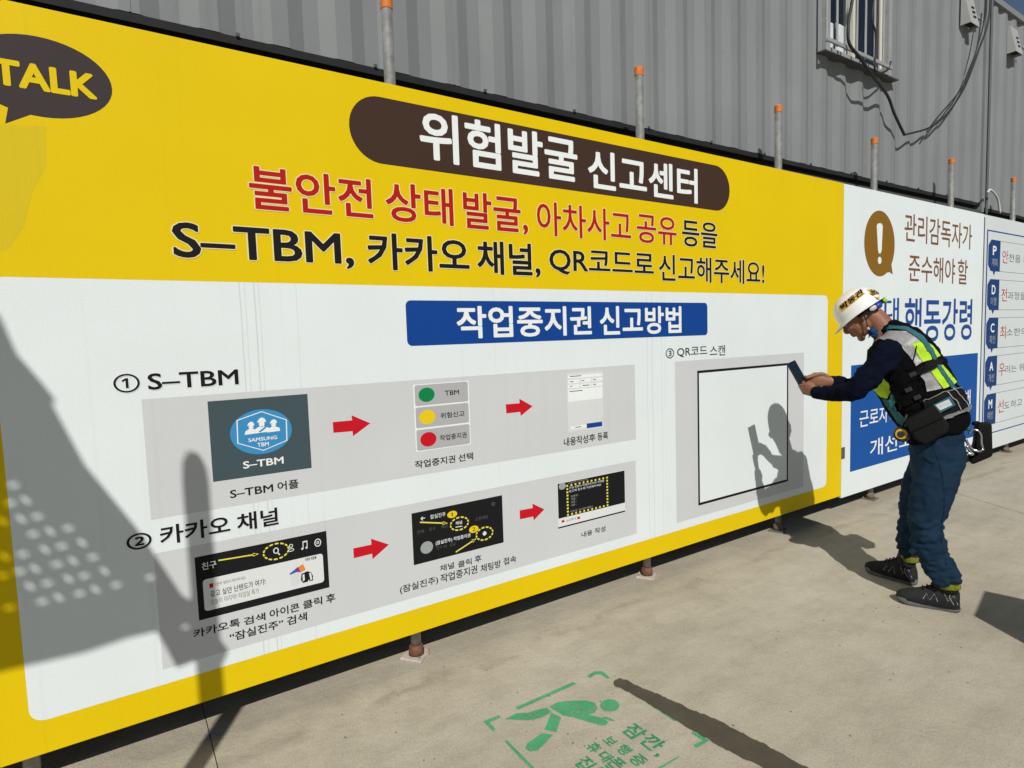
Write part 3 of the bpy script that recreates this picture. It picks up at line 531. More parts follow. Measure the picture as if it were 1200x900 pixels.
def lettering(name, s, col, x0, x1, z0, z1, bold, layer, parent, y0=0.0, grow=None):
    a, b, c, d = text_bounds(s)
    if s in ('-',): c, d = c-.3, d+.3
    vs, fs = text_mesh(s, bold if grow is None else grow)
    a -= bold; b += bold; c -= bold; d += bold
    me = bpy.data.meshes.new(name)
    sx, sz = (x1-x0)/(b-a), (z1-z0)/(d-c)
    n1 = len(text_mesh(s, 0.0)[0])
    me.from_pydata([(x0+(x-a)*sx, y0 - LAY*layer - .000012*(i//n1), z0+(y-c)*sz) for i, (x, y) in enumerate(vs)], [], fs)
    me.materials.append(INK[col])
    me.update()
    if me.polygons and me.polygons[0].normal.y > 0: me.flip_normals()
    return link(bpy.data.objects.new(name, me), parent)

# ================================================================ THE SETTING
def concrete():
    m = bpy.data.materials.new("concrete"); m.use_nodes = True; n = m.node_tree.nodes; l = m.node_tree.links
    b = n['Principled BSDF']; b.inputs['Roughness'].default_value = .9; b.inputs['Specular IOR Level'].default_value = .2
    g = n.new('ShaderNodeNewGeometry')
    def nz(scale, det=6, rough=.6, vec=None):
        t = n.new('ShaderNodeTexNoise'); t.inputs['Scale'].default_value = scale; t.inputs['Detail'].default_value = det; t.inputs['Roughness'].default_value = rough
        l.new(vec or g.outputs['Position'], t.inputs['Vector']); return t
    def ramp(src, stops):
        r = n.new('ShaderNodeValToRGB'); e = r.color_ramp.elements
        e[0].position, e[0].color = stops[0][0], (*stops[0][1], 1); e[1].position, e[1].color = stops[-1][0], (*stops[-1][1], 1)
        for p, c in stops[1:-1]:
            x = e.new(p); x.color = (*c, 1)
        l.new(src, r.inputs[0]); return r.outputs[0]
    def mixc(kind, fac, a, bb):
        x = n.new('ShaderNodeMix'); x.data_type = 'RGBA'; x.blend_type = kind
        if isinstance(fac, float): x.inputs['Factor'].default_value = fac
        else: l.new(fac, x.inputs['Factor'])
        l.new(a, x.inputs['A'])
        if isinstance(bb, tuple): x.inputs['B'].default_value = (*bb, 1)
        else: l.new(bb, x.inputs['B'])
        return x.outputs['Result']
    c = ramp(nz(.9, 8, .62).outputs['Fac'], [(.25, (.385, .345, .260)), (.5, (.445, .402, .306)), (.75, (.49, .450, .352))])
    c = mixc('MULTIPLY', .5, c, ramp(nz(7, 8, .7).outputs['Fac'], [(.3, (.72, .72, .72)), (.55, (1, 1, 1)), (.8, (1.0, 1.0, 1.0))]))
    c = mixc('MULTIPLY', .6, c, ramp(nz(150, 3, .7).outputs['Fac'], [(.32, (.60, .60, .60)), (.5, (1, 1, 1)), (.68, (1.16, 1.16, 1.16))]))
    # trowel smears
    mp = n.new('ShaderNodeMapping'); mp.inputs['Scale'].default_value = (1.2, 9, 1); mp.inputs['Rotation'].default_value = (0, 0, .5); l.new(g.outputs['Position'], mp.inputs['Vector'])
    c = mixc('MULTIPLY', .4, c, ramp(nz(1.0, 5, .6, mp.outputs[0]).outputs['Fac'], [(.35, (.8, .79, .77)), (.55, (1, 1, 1)), (.8, (1.05, 1.05, 1.04))]))
    # damp patches
    c = mixc('MIX', ramp(nz(1.7, 9, .72).outputs['Fac'], [(.62, (0, 0, 0)), (.74, (.35, .35, .35))]), c, (.22, .20, .155))
    # pits and grit
    vo = n.new('ShaderNodeTexVoronoi'); vo.inputs['Scale'].default_value = 7; l.new(g.outputs['Position'], vo.inputs['Vector'])
    c = mixc('MIX', ramp(vo.outputs['Distance'], [(.0, (1, 1, 1)), (.022, (.9, .9, .9)), (.045, (0, 0, 0))]), c, (.15, .125, .10))
    # a hairline crack wandering along the foot of the boards
    sep = n.new('ShaderNodeSeparateXYZ'); l.new(g.outputs['Position'], sep.inputs[0])
    wob = nz(2.2, 7, .65)
    ad = n.new('ShaderNodeMath'); ad.operation = 'MULTIPLY_ADD'; l.new(wob.outputs['Fac'], ad.inputs[0]); ad.inputs[1].default_value = .42; l.new(sep.outputs['Y'], ad.inputs[2])
    ofs = n.new('ShaderNodeMath'); ofs.operation = 'ADD'; l.new(ad.outputs[0], ofs.inputs[0]); ofs.inputs[1].default_value = -.04
    ab = n.new('ShaderNodeMath'); ab.operation = 'ABSOLUTE'; l.new(ofs.outputs[0], ab.inputs[0])
    brk = ramp(nz(3.1, 3).outputs['Fac'], [(.42, (0, 0, 0)), (.55, (1, 1, 1))])
    ln = ramp(ab.outputs[0], [(.0, (.34, .34, .34)), (.018, (.2, .2, .2)), (.05, (0, 0, 0))])
    mm = n.new('ShaderNodeMath'); mm.operation = 'MULTIPLY'; l.new(ln, mm.inputs[0]); l.new(brk, mm.inputs[1])
    c = mixc('MIX', mm.outputs[0], c, (.17, .15, .12))
    l.new(c, b.inputs['Base Color'])
    h1 = nz(38, 8, .7); bp = n.new('ShaderNodeBump'); bp.inputs['Strength'].default_value = .38; bp.inputs['Distance'].default_value = .012
    l.new(h1.outputs['Fac'], bp.inputs['Height'])
    h2 = nz(2.5, 4, .5); bp2 = n.new('ShaderNodeBump'); bp2.inputs['Strength'].default_value = .5; bp2.inputs['Distance'].default_value = .04
    l.new(h2.outputs['Fac'], bp2.inputs['Height']); l.new(bp.outputs[0], bp2.inputs['Normal']); l.new(bp2.outputs[0], b.inputs['Normal'])
    return m
CONC = concrete()
bm = bmesh.new(); box(bm, -300, 300, -300, 300, -.5, -.012)
ground = mobj('ground', bm, mat('joint_filler', (.14, .125, .10), .95, bump=.3)); props(ground, kind='structure')
def slab(pts):
    bm = bmesh.new()
    top = [bm.verts.new((x, y, 0)) for x, y in pts]; bot = [bm.verts.new((x, y, -.011)) for x, y in pts]
    f = bm.faces.new(top); bm.faces.new(bot[::-1])
    for i in range(len(pts)): bm.faces.new((top[i-1], top[i], bot[i], bot[i-1]))
    bmesh.ops.recalc_face_normals(bm, faces=bm.faces)
    return mobj('concrete_slab', bm, CONC, ground)
G = DATA['G']; K = DATA['K']
def on2(y, dx=0):
    (xa, ya), (xb, yb) = G['joint2']; return (xa + (xb-xa)*(y-ya)/(yb-ya) + dx, y)
slab([(-120, -60), (.197, -60), (.197, 60), (-120, 60)])
slab([(.2005, -60), on2(-60, -.004), on2(60, -.004), (.2005, 60)] if on2(-60)[0] > .3 else [(.2005, -9.5), on2(-9.5, -.004), on2(60, -.004), (.2005, 60)])
slab([(.2005, -9.506), (.2005, -60), (120, -60), (120, 60), on2(60, .004), on2(-9.506, .004)])

# ---------------------------------------------------------------- steel containers (site offices) behind the boards
M_CONT = mat('container_grey_paint', (.215, .228, .230), .6, var=.07, vscale=1.3, spec=.2, bump=.05, bscale=30, wear=((.16, .14, .12), 3.5, .66, .5))
def dirt_runs(m, col, lo=.58, amt=.5):
    n = m.node_tree.nodes; l = m.node_tree.links; bs = n['Principled BSDF']; src = bs.inputs['Base Color'].links[0].from_socket
    g = n.new('ShaderNodeNewGeometry'); mp = n.new('ShaderNodeMapping'); mp.inputs['Scale'].default_value = (16, 16, .9); l.new(g.outputs['Position'], mp.inputs['Vector'])
    t = n.new('ShaderNodeTexNoise'); t.inputs['Scale'].default_value = 1; t.inputs['Detail'].default_value = 7; t.inputs['Roughness'].default_value = .7; l.new(mp.outputs[0], t.inputs['Vector'])
    r = n.new('ShaderNodeMapRange'); r.inputs['From Min'].default_value = lo; r.inputs['From Max'].default_value = lo+.16; r.inputs['To Max'].default_value = amt; l.new(t.outputs['Fac'], r.inputs['Value'])
    f = n.new('ShaderNodeTexNoise'); f.inputs['Scale'].default_value = .8; l.new(g.outputs['Position'], f.inputs['Vector'])
    q = n.new('ShaderNodeMath'); q.operation = 'MULTIPLY'; l.new(r.outputs[0], q.inputs[0]); l.new(f.outputs['Fac'], q.inputs[1])
    mx = n.new('ShaderNodeMix'); mx.data_type = 'RGBA'; l.new(q.outputs[0], mx.inputs['Factor']); l.new(src, mx.inputs['A']); mx.inputs['B'].default_value = (*col, 1)
    sp2 = n.new('ShaderNodeTexNoise'); sp2.inputs['Scale'].default_value = 26; sp2.inputs['Detail'].default_value = 4; l.new(g.outputs['Position'], sp2.inputs['Vector'])
    r2 = n.new('ShaderNodeMapRange'); r2.inputs['From Min'].default_value = .735; r2.inputs['From Max'].default_value = .78; r2.inputs['To Max'].default_value = .8; l.new(sp2.outputs['Fac'], r2.inputs['Value'])
    m2 = n.new('ShaderNodeMix'); m2.data_type = 'RGBA'; l.new(r2.outputs[0], m2.inputs['Factor']); l.new(mx.outputs['Result'], m2.inputs['A']); m2.inputs['B'].default_value = (.10, .055, .035, 1)
    l.new(m2.outputs['Result'], bs.inputs['Base Color'])
dirt_runs(M_CONT, (.11, .10, .09))
M_RAIL = mat('container_black_rail', (.010, .0105, .011), .8, var=.3, vscale=8)
M_RAIL2 = mat('container_grey_rail', (.075, .08, .082), .6, var=.2, vscale=8)
M_DARK = mat('lower_container_paint', (.035, .037, .04), .7)
def corr(bm, x0, x1, z0, z1, yf, phase=0.0):
    """trapezoid corrugation, outer flats proud toward -y"""
    per, dep = .28, .025; prof = [(0, 0), (.070, 0), (.140, dep), (.210, dep), (.28, 0)]
    xs = []
    k = math.floor((x0-phase)/per) - 1
    while phase + k*per < x1 + per:
        for px, d in prof[:-1]:
            xs.append((phase + k*per + px, d))
        k += 1
    def dep_at(x):
        t = ((x-phase) % per)
        for (a, da), (b, db) in zip(prof, prof[1:]):
            if a <= t <= b: return da + (db-da)*(t-a)/(b-a)
        return 0
    pts = [(x0, dep_at(x0))] + [(x, d) for x, d in xs if x0+1e-4 < x < x1-1e-4] + [(x1, dep_at(x1))]
    lo = [bm.verts.new((x, yf(x)+d, z0)) for x, d in pts]; hi = [bm.verts.new((x, yf(x)+d, z1)) for x, d in pts]
    for i in range(len(pts)-1): bm.faces.new((lo[i], lo[i+1], hi[i+1], hi[i]))
def skewbox(bm, x0, x1, yf, d0, d1, z0, z1):
    vs = [bm.verts.new(c) for c in ((x0,yf(x0)+d0,z0),(x1,yf(x1)+d0,z0),(x1,yf(x1)+d1,z0),(x0,yf(x0)+d1,z0),(x0,yf(x0)+d0,z1),(x1,yf(x1)+d0,z1),(x1,yf(x1)+d1,z1),(x0,yf(x0)+d1,z1))]
    for f in ((3,2,1,0),(4,5,6,7),(0,1,5,4),(1,2,6,5),(2,3,7,6),(3,0,4,7)): bm.faces.new([vs[i] for i in f])
yf1 = lambda x: .3587 - .015*x
yf2 = lambda x: .318
ZB = 2.765
def container(x0, x1, yf, ztop, label, win=None, phase=0.0):
    t = thing('site_container', label, 'container', ((x0+x1)/2, yf((x0+x1)/2), ZB))
    ox = Vector(((x0+x1)/2, yf((x0+x1)/2), ZB))
    def fin(name, bm, m):
        bmesh.ops.translate(bm, verts=bm.verts, vec=-ox); return mobj(name, bm, m, t)
    bm = bmesh.new(); a, b = x0+.055, x1-.055
    if win:
        wx0, wx1, wz0, wz1 = win
        corr(bm, a, wx0, ZB, ztop-.06, yf, phase); corr(bm, wx1, b, ZB, ztop-.06, yf, phase)
        corr(bm, wx0, wx1, ZB, wz0, yf, phase); corr(bm, wx0, wx1, wz1, ztop-.06, yf, phase)
    else: corr(bm, a, b, ZB, ztop-.06, yf, phase)
    fin('corrugated_side', bm, M_CONT)
    for s in (x0, x1):
        bm = bmesh.new(); e = x0 if s == x0 else x1-.055; skewbox(bm, e, e+.055, yf, -.018, .10, ZB-.1, ztop); fin('corner_post', bm, M_CONT)
    bm = bmesh.new(); skewbox(bm, x0+.056, x1-.056, yf, -.022, .09, ztop-.058, ztop+.004); fin('top_rail', bm, M_CONT)
    bm = bmesh.new(); skewbox(bm, x0+.056, x1-.056, yf, .002, .09, ZB-.035, ZB-.002); skewbox(bm, x0+.056, x1-.056, yf, .055, .09, ZB-.083, ZB-.036); fin('bottom_rail', bm, M_RAIL)
    bm = bmesh.new(); skewbox(bm, x0, x1, yf, .11, 2.4, ZB-.1, ZB-.04); skewbox(bm, x0, x1, yf, .11, 2.4, ztop-.03, ztop); skewbox(bm, x0, x1, yf, 2.35, 2.4, ZB, ztop-.03)
    skewbox(bm, x0, x0+.05, yf, .12, 2.34, ZB-.03, ztop-.04); skewbox(bm, x1-.05, x1, yf, .12, 2.34, ZB-.03, ztop-.04); fin('shell', bm, M_CONT)
    return t, ox
WX0, WX1, WZ0, WZ1 = 4.86, 5.93, 3.655, 4.72
cont1, ox1 = container(-4.2, 7.98, yf1, 5.36, 'long grey corrugated container above the yellow board with a barred window', (WX0, WX1, WZ0, WZ1), .10)
cont2, ox2 = container(8.06, 20.2, yf2, 5.065, 'grey corrugated container at the right edge with its roof rail against blue sky', None, .05)
# tiny bolts / clips at the foot of the side sheet
for x in (.52+.6*k for k in range(12)):
    if x in (0,): continue
    bm = bmesh.new(); box(bm, x-.007-ox1.x, x+.007-ox1.x, yf1(x)-.008-ox1.y, yf1(x)+.004-ox1.y, -.004, .012, .002)
    mobj('clip', bm, M_RAIL2, cont1)
M_POCKET = mat('pocket_shade', (.002, .002, .002), .9)  # solid black blocks: the shade inside open pockets put into the colour
for a_, b_ in ((3.02, 3.22), (4.40, 4.60)):
    bm = bmesh.new(); skewbox(bm, a_, b_, yf1, .040, .054, ZB-.080, ZB-.030); bmesh.ops.translate(bm, verts=bm.verts, vec=-ox1); mobj('forklift_pocket', bm, M_POCKET, cont1)
for k in range(-3, 6):                                               # welded sheet joints
    x = .10 + .28*5*k + .035
    if WX0 < x < WX1 or x < -3.9 or x > 7.8: continue
    bm = bmesh.new(); box(bm, x-ox1.x, x+.006-ox1.x, yf1(x)-.0025-ox1.y, yf1(x)-.0005-ox1.y, .002, 2.5); mobj('weld_seam', bm, M_CONT, cont1)
# lower tier of containers, seen only as a dark face under and above the boards
def lower(x0, x1, yf, label):
    t = thing('lower_container', label, 'container', (x0, yf(x0), 0)); o = Vector((x0, yf(x0), 0))
    def fin(name, bm, m):
        bmesh.ops.translate(bm, verts=bm.verts, vec=-o); return mobj(name, bm, m, t)
    bm = bmesh.new(); corr(bm, x0, x1, .1, 2.53, yf, .1); fin('corrugated_side', bm, M_DARK)
    bm = bmesh.new(); skewbox(bm, x0, x1, yf, -.01, .09, .01, .1); fin('bottom_rail', bm, M_DARK)
    bm = bmesh.new(); skewbox(bm, x0, x1, yf, -.012, .08, 2.53, 2.68); skewbox(bm, x0, x1, yf, .095, 2.4, 2.50, 2.60); fin('top_rail', bm, M_RAIL2)
    return t
lower(-4.2, 7.98, yf1, 'dark lower container hidden behind the yellow board')
lower(8.06, 20.2, yf2, 'dark lower container hidden behind the board at the right edge')

# ---------------------------------------------------------------- window of the container
M_ALU = mat('aluminium', (.55, .54, .50), .38, metal=.6, var=.06); M_CREAM = mat('cream_frame', (.62, .60, .52), .5, var=.05)
M_GLASS = mat('dark_glass', (.008, .010, .014), .06, spec=.8, var=.02); M_STEEL = mat('painted_steel', (.30, .31, .31), .5, var=.1, vscale=20)
M_PAPER = mat('paper', (.62, .66, .70), .8, var=.12, vscale=14)
wc = Vector(((WX0+WX1)/2, yf1((WX0+WX1)/2), WZ0))
win = bpy.data.objects.new('window', None); win.location = wc - ox1; link(win, cont1)
def wfin(name, bm, m, par=win):
    bmesh.ops.translate(bm, verts=bm.verts, vec=-wc); return mobj(name, bm, m, par)
yw = yf1(5.4)
bm = bmesh.new()
box(bm, WX0, WX0+.06, yw-.03, yw+.09, WZ0, WZ1); box(bm, WX1-.06, WX1, yw-.03, yw+.09, WZ0, WZ1)
box(bm, WX0+.061, WX1-.061, yw-.029, yw+.089, WZ1-.05, WZ1-.001); box(bm, WX0+.061, WX1-.061, yw-.029, yw+.089, WZ0+.001, WZ0+.045)
wfin('window_frame', bm, M_STEEL)
for a, b, d in ((WX0+.062, 5.40, .05), (5.36, WX1-.062, .02)):
    bm = bmesh.new(); y = yw+d
    box(bm, a, a+.045, y, y+.025, WZ0+.047, WZ1-.052); box(bm, b-.045, b, y, y+.025, WZ0+.047, WZ1-.052)
    box(bm, a+.046, b-.046, y+.001, y+.024, WZ0+.047, WZ0+.085); box(bm, a+.046, b-.046, y+.001, y+.024, WZ1-.095, WZ1-.053)
    wfin('sash', bm, M_CREAM)
    bm = bmesh.new(); box(bm, a+.046, b-.046, y+.01, y+.016, WZ0+.086, WZ1-.096); wfin('pane', bm, M_GLASS)
for a, b, z0, z1 in ((WX0+.12, WX0+.27, WZ0+.10, WZ0+.31), (WX0+.30, WX0+.46, WZ0+.09, WZ0+.33)):
    bm = bmesh.new(); box(bm, a, b, yw+.055, yw+.0585, z0, z1); wfin('paper_notice', bm, M_PAPER)
bm = bmesh.new(); skewbox(bm, WX0-.05, WX1+.05, yf1, -.06, .03, WZ0-.014, WZ0-.004); wfin('window_sill', bm, M_RAIL2)
yr = yw-.11
for x in K['bars']:
    bm = bmesh.new(); tube(bm, [(x, yr+.018, K['rail'][0][2]-.01), (x, yr+.018, WZ1-.02)], 8, rad=.009); wfin('security_bar', bm, M_ALU)
RX0, RX1, RZ = K['rail'][0][0]+.03, K['rail'][1][0], (K['rail'][0][2]+K['rail'][1][2])/2
for z in (RZ, WZ1-.06):
    bm = bmesh.new(); box(bm, RX0, RX1, yr-.008, yr+.008, z-.014, z+.014, .003); wfin('bar_rail', bm, M_STEEL)
for x in (RX1-.03,):
    bm = bmesh.new(); box(bm, x-.010, x+.010, yr+.009, yw, RZ-.012, RZ+.012); wfin('bar_bracket', bm, M_STEEL)

# ---------------------------------------------------------------- exhaust cowls
M_COWL = mat('white_enamel', (.40, .40, .385), .4, var=.05, wear=((.30, .28, .25), 9, .68, .5))
def cowl(x, y, z, label, slots):
    t = thing('exhaust_cowl', label, 'vent cowl', (x, y, z), 0, 'exhaust cowls on the containers')
    w, h, d, dt = .105, .30, .092, .032
    def sheet(name, P, m=M_COWL, th=.004):
        bm = bmesh.new(); f = bm.faces.new([bm.verts.new(p) for p in P]); f.normal_update()
        bmesh.ops.solidify(bm, geom=bm.faces[:], thickness=th); bmesh.ops.recalc_face_normals(bm, faces=bm.faces); return mobj(name, bm, m, t)
    hd = sheet('hood_front', [(-w,-d,0),(w,-d,0),(w,-dt,h),(-w,-dt,h)])
    for s in (-1, 1): sheet('hood_side', [(s*(w-.001),-d+.005,.001),(s*(w-.001),-.002,.001),(s*(w-.001),-.002,h-.001),(s*(w-.001),-dt+.003,h-.001)])
    sheet('hood_top', [(-w,-dt,h+.001),(w,-dt,h+.001),(w,0,h+.001),(-w,0,h+.001)])
    bm = bmesh.new(); box(bm, -w+.006, w-.006, -d+.012, -.004, .03, .034); mobj('hood_shade', bm, M_RAIL, t)  # black sheet standing in for the shade inside the open hood
    for k in range(slots):
        zz = .075 + k*.05; yy = -d + (d-dt)*(zz/h) - .0055
        sheet('slot', [(-.01,yy,zz),(.055,yy,zz+.006),(.055,yy+.004,zz+.024),(-.01,yy+.004,zz+.018)], M_RAIL, .003)
    bm = bmesh.new(); box(bm, w+.004, w+.13, -.075, -.055, .10, .125, .003); mobj('bracket', bm, M_STEEL, t)
cowl(7.441, yf1(7.44)-.001, 4.462, 'white sheet metal cowl with three slots beside the container joint', 3)
cowl(8.90, yf2(8.9)-.001, 4.545, 'white sheet metal cowl cut by the right edge of the photo', 3)

# ---------------------------------------------------------------- cables
M_CABLE = mat('cable_black', (.02, .02, .021), .55); M_CABLEG = mat('cable_grey', (.10, .105, .11), .5); M_CABLEW = mat('cable_white', (.6, .6, .58), .4)
def cable(name, pts, r, m, label, dy=-.05, jitter=0):
    c = pts[0][:3]; bm = bmesh.new()
    tube(bm, [(p[0]-c[0], p[1]+dy*(1 if len(p) < 4 else p[3])-c[1], p[2]-c[2]) for p in pts], 7, 6, rad=r)
    o = mobj(name, bm, m, None, True); o.location = c
    return props(o, label, 'cable')
kk = lambda *n: [K['c_'+x] for x in n]
cable('power_cable', K['cabA'], .012, M_CABLE, 'thick black cable hanging in front of the window bars and down the grey container', 0)
cable('power_cable', [tuple(K['cabA'][-1])+(0,)] + kk('cab5', 'cab6', 'cab7', 'cab8') + [(7.88, .24, 5.3)], .009, M_CABLE, 'black cable swagged from the low point up to the container joint', -.055)
cable('power_cable', [(K['c_cab4'][0]+.25, .26, 3.27)] + [(p[0]-.03, p[1], p[2]+.05) for p in kk('cab5', 'cab6')] + [(7.52, .24, 4.25), (7.62, .24, 4.62)], .007, M_CABLE, 'thinner second black cable of the swag ending at the cowl', -.075)
cable('riser_pipe', [(8.0, .24, 5.34), (8.0, .24, 4.3), (8.0, .24, 3.3), (8.0, .24, 2.6)], .014, M_CABLEG, 'grey conduit running down the joint between the two containers', -.035)
cable('white_cable', kk('w1', 'w2', 'w3', 'w4'), .011, M_CABLEW, 'short white cable end curling up behind the board near the container joint', -.10)
cable('window_cable', K['cabW'], .0075, M_CABLE, 'thin black cable looping at the right side of the window bars', 0)

# ---------------------------------------------------------------- scaffold posts carrying the boards
def galv():
    m = mat('galvanised_steel', (.34, .34, .32), .45, metal=.55, var=.22, vscale=26, spec=.5, bump=.12, bscale=90, wear=((.30, .27, .20), 12, .58, .7))
    return m
M_GALV = galv(); M_CAP = mat('orange_plastic', (.62, .17, .025), .6, var=.2, vscale=60)
M_RUST = mat('rust_band', (.15, .065, .035), .85, var=.35, vscale=40, bump=.5); M_PLATE = mat('base_plate_paint', (.55, .47, .40), .7, var=.15, vscale=30, wear=((.30, .13, .07), 25, .55, .8), bump=.3); M_DUSTY = mat('dusty_steel', (.16, .13, .10), .9, var=.25, vscale=30, bump=.3)
def post(x, ztop):
    t = thing('scaffold_post', 'x', 'post', (x, .073, 0), 0, 'scaffold posts behind the boards')
    bm = bmesh.new(); tube(bm, [(0, 0, .012), (0, 0, ztop-.03)], 20, rad=.0243); mobj('tube', bm, M_GALV, t, True)
    bm = bmesh.new(); tube(bm, [(0,0,ztop-.045,.0262),(0,0,ztop-.0015,.0262),(0,0,ztop+.003,.022)], 20); mobj('end_cap', bm, M_CAP, t)
    bm = bmesh.new()
    vs = []
    a = 0.35 + x
    for k in range(8):
        r = .075 if k % 2 == 0 else .052; vs.append((r*math.cos(a+PI*k/4), r*math.sin(a+PI*k/4)))
    top = [bm.verts.new((p[0], p[1], .011)) for p in vs]; bot = [bm.verts.new((p[0]*1.02, p[1]*1.02, .001)) for p in vs]
    bm.faces.new(top); bm.faces.new(bot[::-1])
    for i in range(8): bm.faces.new((top[i-1], top[i], bot[i], bot[i-1]))
    bmesh.ops.recalc_face_normals(bm, faces=bm.faces); mobj('base_plate', bm, M_PLATE if x < 3 else M_DUSTY, t)
    bm = bmesh.new(); tube(bm, [(0, 0, .012, .036), (0, 0, .03, .035), (0, 0, .055, .031), (0, 0, .058, .026)], 18); mobj('rusty_socket', bm, M_RUST if x < 3 else M_DUSTY, t, True)
    for k in (0, 4):
        r = .055; bm = bmesh.new(); tube(bm, [(r*math.cos(a+PI*k/4), r*math.sin(a+PI*k/4), .011), (r*math.cos(a+PI*k/4), r*math.sin(a+PI*k/4), .019)], 6, rad=.007); mobj('bolt', bm, M_STEEL, t)
    return t
PL = ['scaffold post behind the left edge of the yellow board, only its foot in the photo',
      'orange capped grey scaffold post above the brown headline band, tallest in the photo',
      'orange capped scaffold post above the right half of the brown headline band',
      'orange capped scaffold post below and left of the barred window',
      'orange capped scaffold post just right of where the yellow board ends',
      'orange capped scaffold post above the brown text of the white board',
      'orange capped scaffold post right of the container joint, at the right edge']
posts = [(-.33, 2.95)] + [tuple(p) for p in K['poles']]
for (x, zt), lb in zip(posts, PL):
    t = post(x, zt); t['label'] = lb

# ================================================================ THE BOARDS
def creases(m, xs, zc):  # shade of creases painted as thin darker lines in the film colour
    n = m.node_tree.nodes; l = m.node_tree.links; bs = n['Principled BSDF']; src = bs.inputs['Base Color'].links[0].from_socket
    g = n.new('ShaderNodeNewGeometry'); sp_ = n.new('ShaderNodeSeparateXYZ'); l.new(g.outputs['Position'], sp_.inputs[0])
    wb_ = n.new('ShaderNodeTexNoise'); wb_.inputs['Scale'].default_value = 3.0; l.new(g.outputs['Position'], wb_.inputs['Vector'])
    acc = None
    for x, s in xs:
        o = n.new('ShaderNodeMath'); o.operation = 'MULTIPLY_ADD'; l.new(wb_.outputs['Fac'], o.inputs[0]); o.inputs[1].default_value = .012; o.inputs[2].default_value = -x-.006
        d = n.new('ShaderNodeMath'); d.operation = 'ADD'; l.new(o.outputs[0], d.inputs[0]); l.new(sp_.outputs['X'], d.inputs[1])
        ab = n.new('ShaderNodeMath'); ab.operation = 'ABSOLUTE'; l.new(d.outputs[0], ab.inputs[0])
        mr = n.new('ShaderNodeMapRange'); mr.inputs['From Min'].default_value = .0008; mr.inputs['From Max'].default_value = .0035; mr.inputs['To Min'].default_value = s; mr.inputs['To Max'].default_value = 0; l.new(ab.outputs[0], mr.inputs['Value'])
        if acc is None: acc = mr.outputs[0]
        else:
            q = n.new('ShaderNodeMath'); q.operation = 'ADD'; l.new(acc, q.inputs[0]); l.new(mr.outputs[0], q.inputs[1]); acc = q.outputs[0]
    mx = n.new('ShaderNodeMix'); mx.data_type = 'RGBA'; l.new(acc, mx.inputs['Factor']); l.new(src, mx.inputs['A']); mx.inputs['B'].default_value = (.30, .31, .30, 1); l.new(mx.outputs['Result'], bs.inputs['Base Color'])
creases(INK['coolwhite'], [(.404, .30), (.422, .16), (.455, .34), (.471, .18), (.607, .14), (2.548, .22), (2.590, .30), (2.668, .22), (2.696, .14), (1.52, .08)], 0)
def board(name, label, x0, x1, z0, z1, col, yback=.022, y0=0.0):
    t = thing(name, label, 'board', ((x0+x1)/2, 0, z0))
    bm = bmesh.new(); box(bm, x0, x1, y0, yback, z0, z1, .002); o = mobj('panel', bm, INK[col], t)
    return t
def place(t, objs):
    for o in objs: o.matrix_parent_inverse = t.matrix_world.inverted()
BX = (K['panelY']['x1']-.0, K['panelY']['z0'], K['panelY']['z1'])
def reorigin(t):
    """children were built in world metres: shift them under the empty"""
    for o in t.children:
        if o.type == 'MESH': o.data.transform(Matrix.Translation(-t.location)) if not o.get('_sh') else None
yb = board('notice_board', 'large yellow and white reporting notice board with headline band, steps and arrows', -2.2, BX[0], BX[1], BX[2], 'yellow')
I = K['inner']
flat_poly('white_field', rrect(I['x0'], I['x1'], I['z0'], I['z1'], .045), 'coolwhite', 1, yb)
wb = board('rule_board', 'white board with brown exclamation bubble and blue box behind the worker', BX[0]+.006, K['b3x0']-.004, BX[1]-.02, BX[2]-.002, 'coolwhite')
GRP = {}
NAMES = {'headline': 'headline_lettering', 'red': 'red_lettering', 'blk': 'black_lettering', 'banner': 'banner_lettering', 'step1': 'step_title', 'step2': 'step_title', 'step3': 'step_title', 'cap': 'caption',
 'icon1': 'badge_lettering', 'buttons': 'button_lettering', 'shot1': 'screen_lettering', 'shot2': 'screen_lettering', 'shot3': 'screen_lettering', 'bubble': 'bubble_lettering'}
PARTN = {'icon1': 'app_icon', 'buttons': 'button_stack', 'form': 'form_picture', 'shot1': 'phone_screenshot', 'shot2': 'phone_screenshot', 'shot3': 'phone_screenshot', 'bubble': 'speech_bubble', 'qr': 'code_frame'}
sub = {}
def holder(g, par):
    if g not in PARTN: return par
    if g not in sub:
        o = bpy.data.objects.new(PARTN[g], None); o.empty_display_size = .05; link(o, par); sub[g] = o
    return sub[g]
